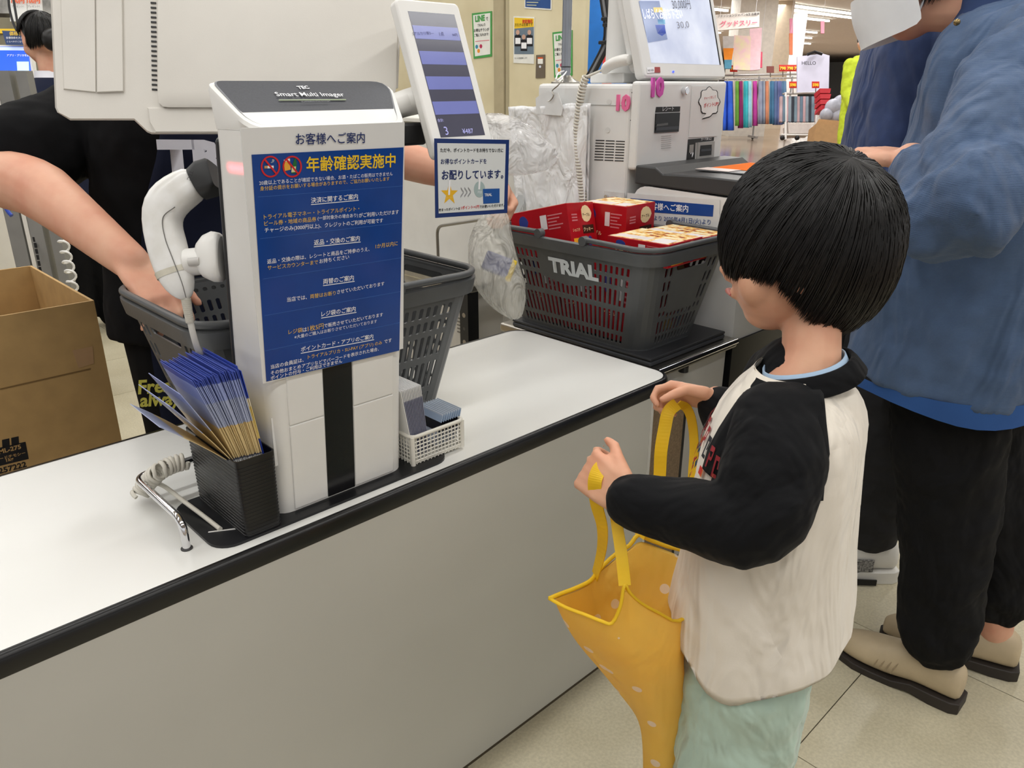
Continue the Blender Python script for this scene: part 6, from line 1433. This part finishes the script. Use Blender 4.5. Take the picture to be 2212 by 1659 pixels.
MB().tube([PD(1690, 203, DC), PD(1768, 200, DC)], .02, 8).obj('bar', MT, r3); MB().tube([PD(1688, 291, DC), PD(1830, 293, DC)], .02, 8).obj('base_bar', WHITE, r3)
fb([(1702, 268), (1752, 268), (1750, 288), (1704, 288)], DC, .3, 'bin', M('bin_white', (214, 206, 200), .6), r3)
for x in (1690, 1722, 1765): MB().ell(PD(x, 298, DC), .05, 10, 8).obj('castor', BLACK, r3, smooth=180)
HT = [('pale pink', (196, 168, 172)), ('grey blue', (120, 142, 156)), ('charcoal', (60, 64, 74)), ('light steel', (140, 156, 168)), ('soft rose', (206, 172, 176)), ('mid blue grey', (106, 128, 146))]
for k in range(13):
    nm, c = HT[(k*5) % 6] if k % 3 else HT[k % 6]; x = 1688+k*6.2
    t = MB().slab([PD(a, b2, DC-.02*(k % 2)) for a, b2 in ((x-2.6, 208), (x+3, 208), (x+2.6, 263), (x-3.4, 262))], -FWD, .06).obj('hand_towel', M('ht_'+nm.replace(' ', '_'), c, .85, var=.1, vscale=4))
    tag(t, 'small folded hand towel, number %s from the left on the white cart' % ('one two three four five six seven eight nine ten eleven twelve thirteen'.split()[k]), 'towel', 'hand towels on the white cart')
t = thing('lilac_poster', 'lilac display towel poster hung above the hand towels', 'poster', PD(1760, 200, 16.6))
fb([(1722, 122), (1778, 116), (1792, 120), (1790, 204), (1722, 200)], 16.6, .04, 'sheet', M('poster_lilac', (206, 204, 222), .7, var=.05, vscale=3), t)
ltext('HELLO', PD(1732, 140, 16.5), RGT, UPV, .3, INK_K, t, bold=.01); MB().tube([PD(1744, 118, 16.5), PD(1760, 112, 16.5), PD(1776, 117, 16.5)], .03, 8).obj('hanger', BLACK, t)
PRICE = [(1585, 148, 'left end of the towel rack'), (1691, 147, 'top bar near the white pillar'), (1707, 147, 'top bar left of the poster'), (1722, 147, 'top bar at the poster edge'), (1664, 150, 'tan pillar foot', ), (1713, 183, 'left of the hand towel cart'), (1762, 183, 'right of the hand towel cart')]
for x, y, lab in PRICE:
    dk = x == 1664; Dp = 15.9 if y > 160 else DB
    t = thing('price_card', 'red and yellow price card at the '+lab, 'price card', PD(x, y+6, Dp), 'price cards on the far racks')
    fb([(x-8, y-7), (x+8, y-7), (x+8, y+7), (x-8, y+7)], Dp, .01, 'card', M('card_maroon', (126, 60, 50), .6) if dk else M('card_red', (206, 44, 30), .6), t)
    MB().tube([PD(x, y+6, Dp+.02), PD(x, 204 if y > 160 else 166, Dp+.15)], .012, 5).obj('stem', MT, t)
    if not dk: ltext('598' if y > 160 else '798', PD(x-6.5, y+4, Dp-.03), RGT, UPV, 13/FPX*Dp, INK_Y, t, bold=.06)
t = thing('red_basket_stack', 'red shopping basket stack beside the hand towel cart', 'baskets', PD(1783, 240, 15.5))
for k in range(4): fb([(1771+k, 191+k*12), (1795+k*.5, 191+k*12), (1793, 201+k*12), (1772, 201+k*12)], 15.5, .3, 'basket', M('far_red', (196, 36, 48), .5), t)
t = thing('far_carton', 'open brown carton on the floor by the hand towel cart', 'box', PD(1795, 295, 15))
fb([(1764, 266), (1822, 272), (1820, 311), (1758, 309)], 15, .4, 'box', M('far_kraft', (178, 140, 96), .8), t); fb([(1764, 266), (1822, 272), (1824, 262), (1770, 257)], 15.2, .03, 'flap', M('far_kraft', (178, 140, 96)), t)
t = thing('grey_sack_pile', 'pile of grey plastic sacks above the far carton', 'sacks', PD(1800, 260, 15.4))
for cx_, cy_, r in ((1800, 232, 18), (1815, 222, 16), (1785, 248, 14), (1808, 250, 15)): MB().ell(PD(cx_, cy_, 15.4), r/FPX*15.4, 14, 10).obj('sack', M('sack_grey', (176, 178, 190), .4, var=.1, vscale=6), t, smooth=180)
lp = thing('person', 'far shopper in a lime green hooded top and dark trousers', 'person', PZ(1850, 330, 0))
D9 = 11.0; b = MB(); LD = lambda x, y, d=0: PD(x, y, D9+d)
ls = MB(); ls.loft([ring(LD(x, y), HX, HY, w_, .15, 24, 2.4) for x, y, w_ in ((1866, 120, .10), (1866, 135, .20), (1864, 170, .25), (1860, 210, .26), (1856, 260, .28), (1852, 312, .28))], True); limb(ls, [LD(1836, 140), LD(1828, 200), LD(1846, 238, -.2)], [.09, .08, .07])
head(b, LD(1868, 92), -HX, UZ, .23); limb(b, [LD(1868, 100), LD(1866, 122)], [.05, .06]); limb(b, [LD(1866, 140), LD(1858, 300)], [.12, .14]); limb(b, [LD(1836, 140), LD(1828, 200), LD(1848, 235, -.22), LD(1866, 228, -.25)], [.06, .05, .04, .03])
hand(b, LD(1866, 228, -.25), HX, UZ, HY, .17)
for dx in (-14, 12): limb(b, [LD(1856+dx, 300), V((LD(1856+dx, 300).x, LD(1856+dx, 300).y, .06))], [.09, .05])
b.obj('body', SKIN, lp, remesh=.012, smo=2)
cloth(ls, 'hooded_top', M('lime_cloth', (196, 214, 50), .8, var=.08), lp, .015, 3, [(.1, .03)])
t2 = MB()
for dx in (-14, 12): limb(t2, [LD(1856+dx, 305), V((LD(1856+dx, 300).x, LD(1856+dx, 300).y, .1))], [.12, .08])
cloth(t2, 'trousers', M('navy_trouser', (40, 54, 84), .85), lp, .015, 2)
MB().ell(LD(1868, 84), (.10, .10, .10), 16, 12).obj('hair', HAIRM, lp, smooth=180)
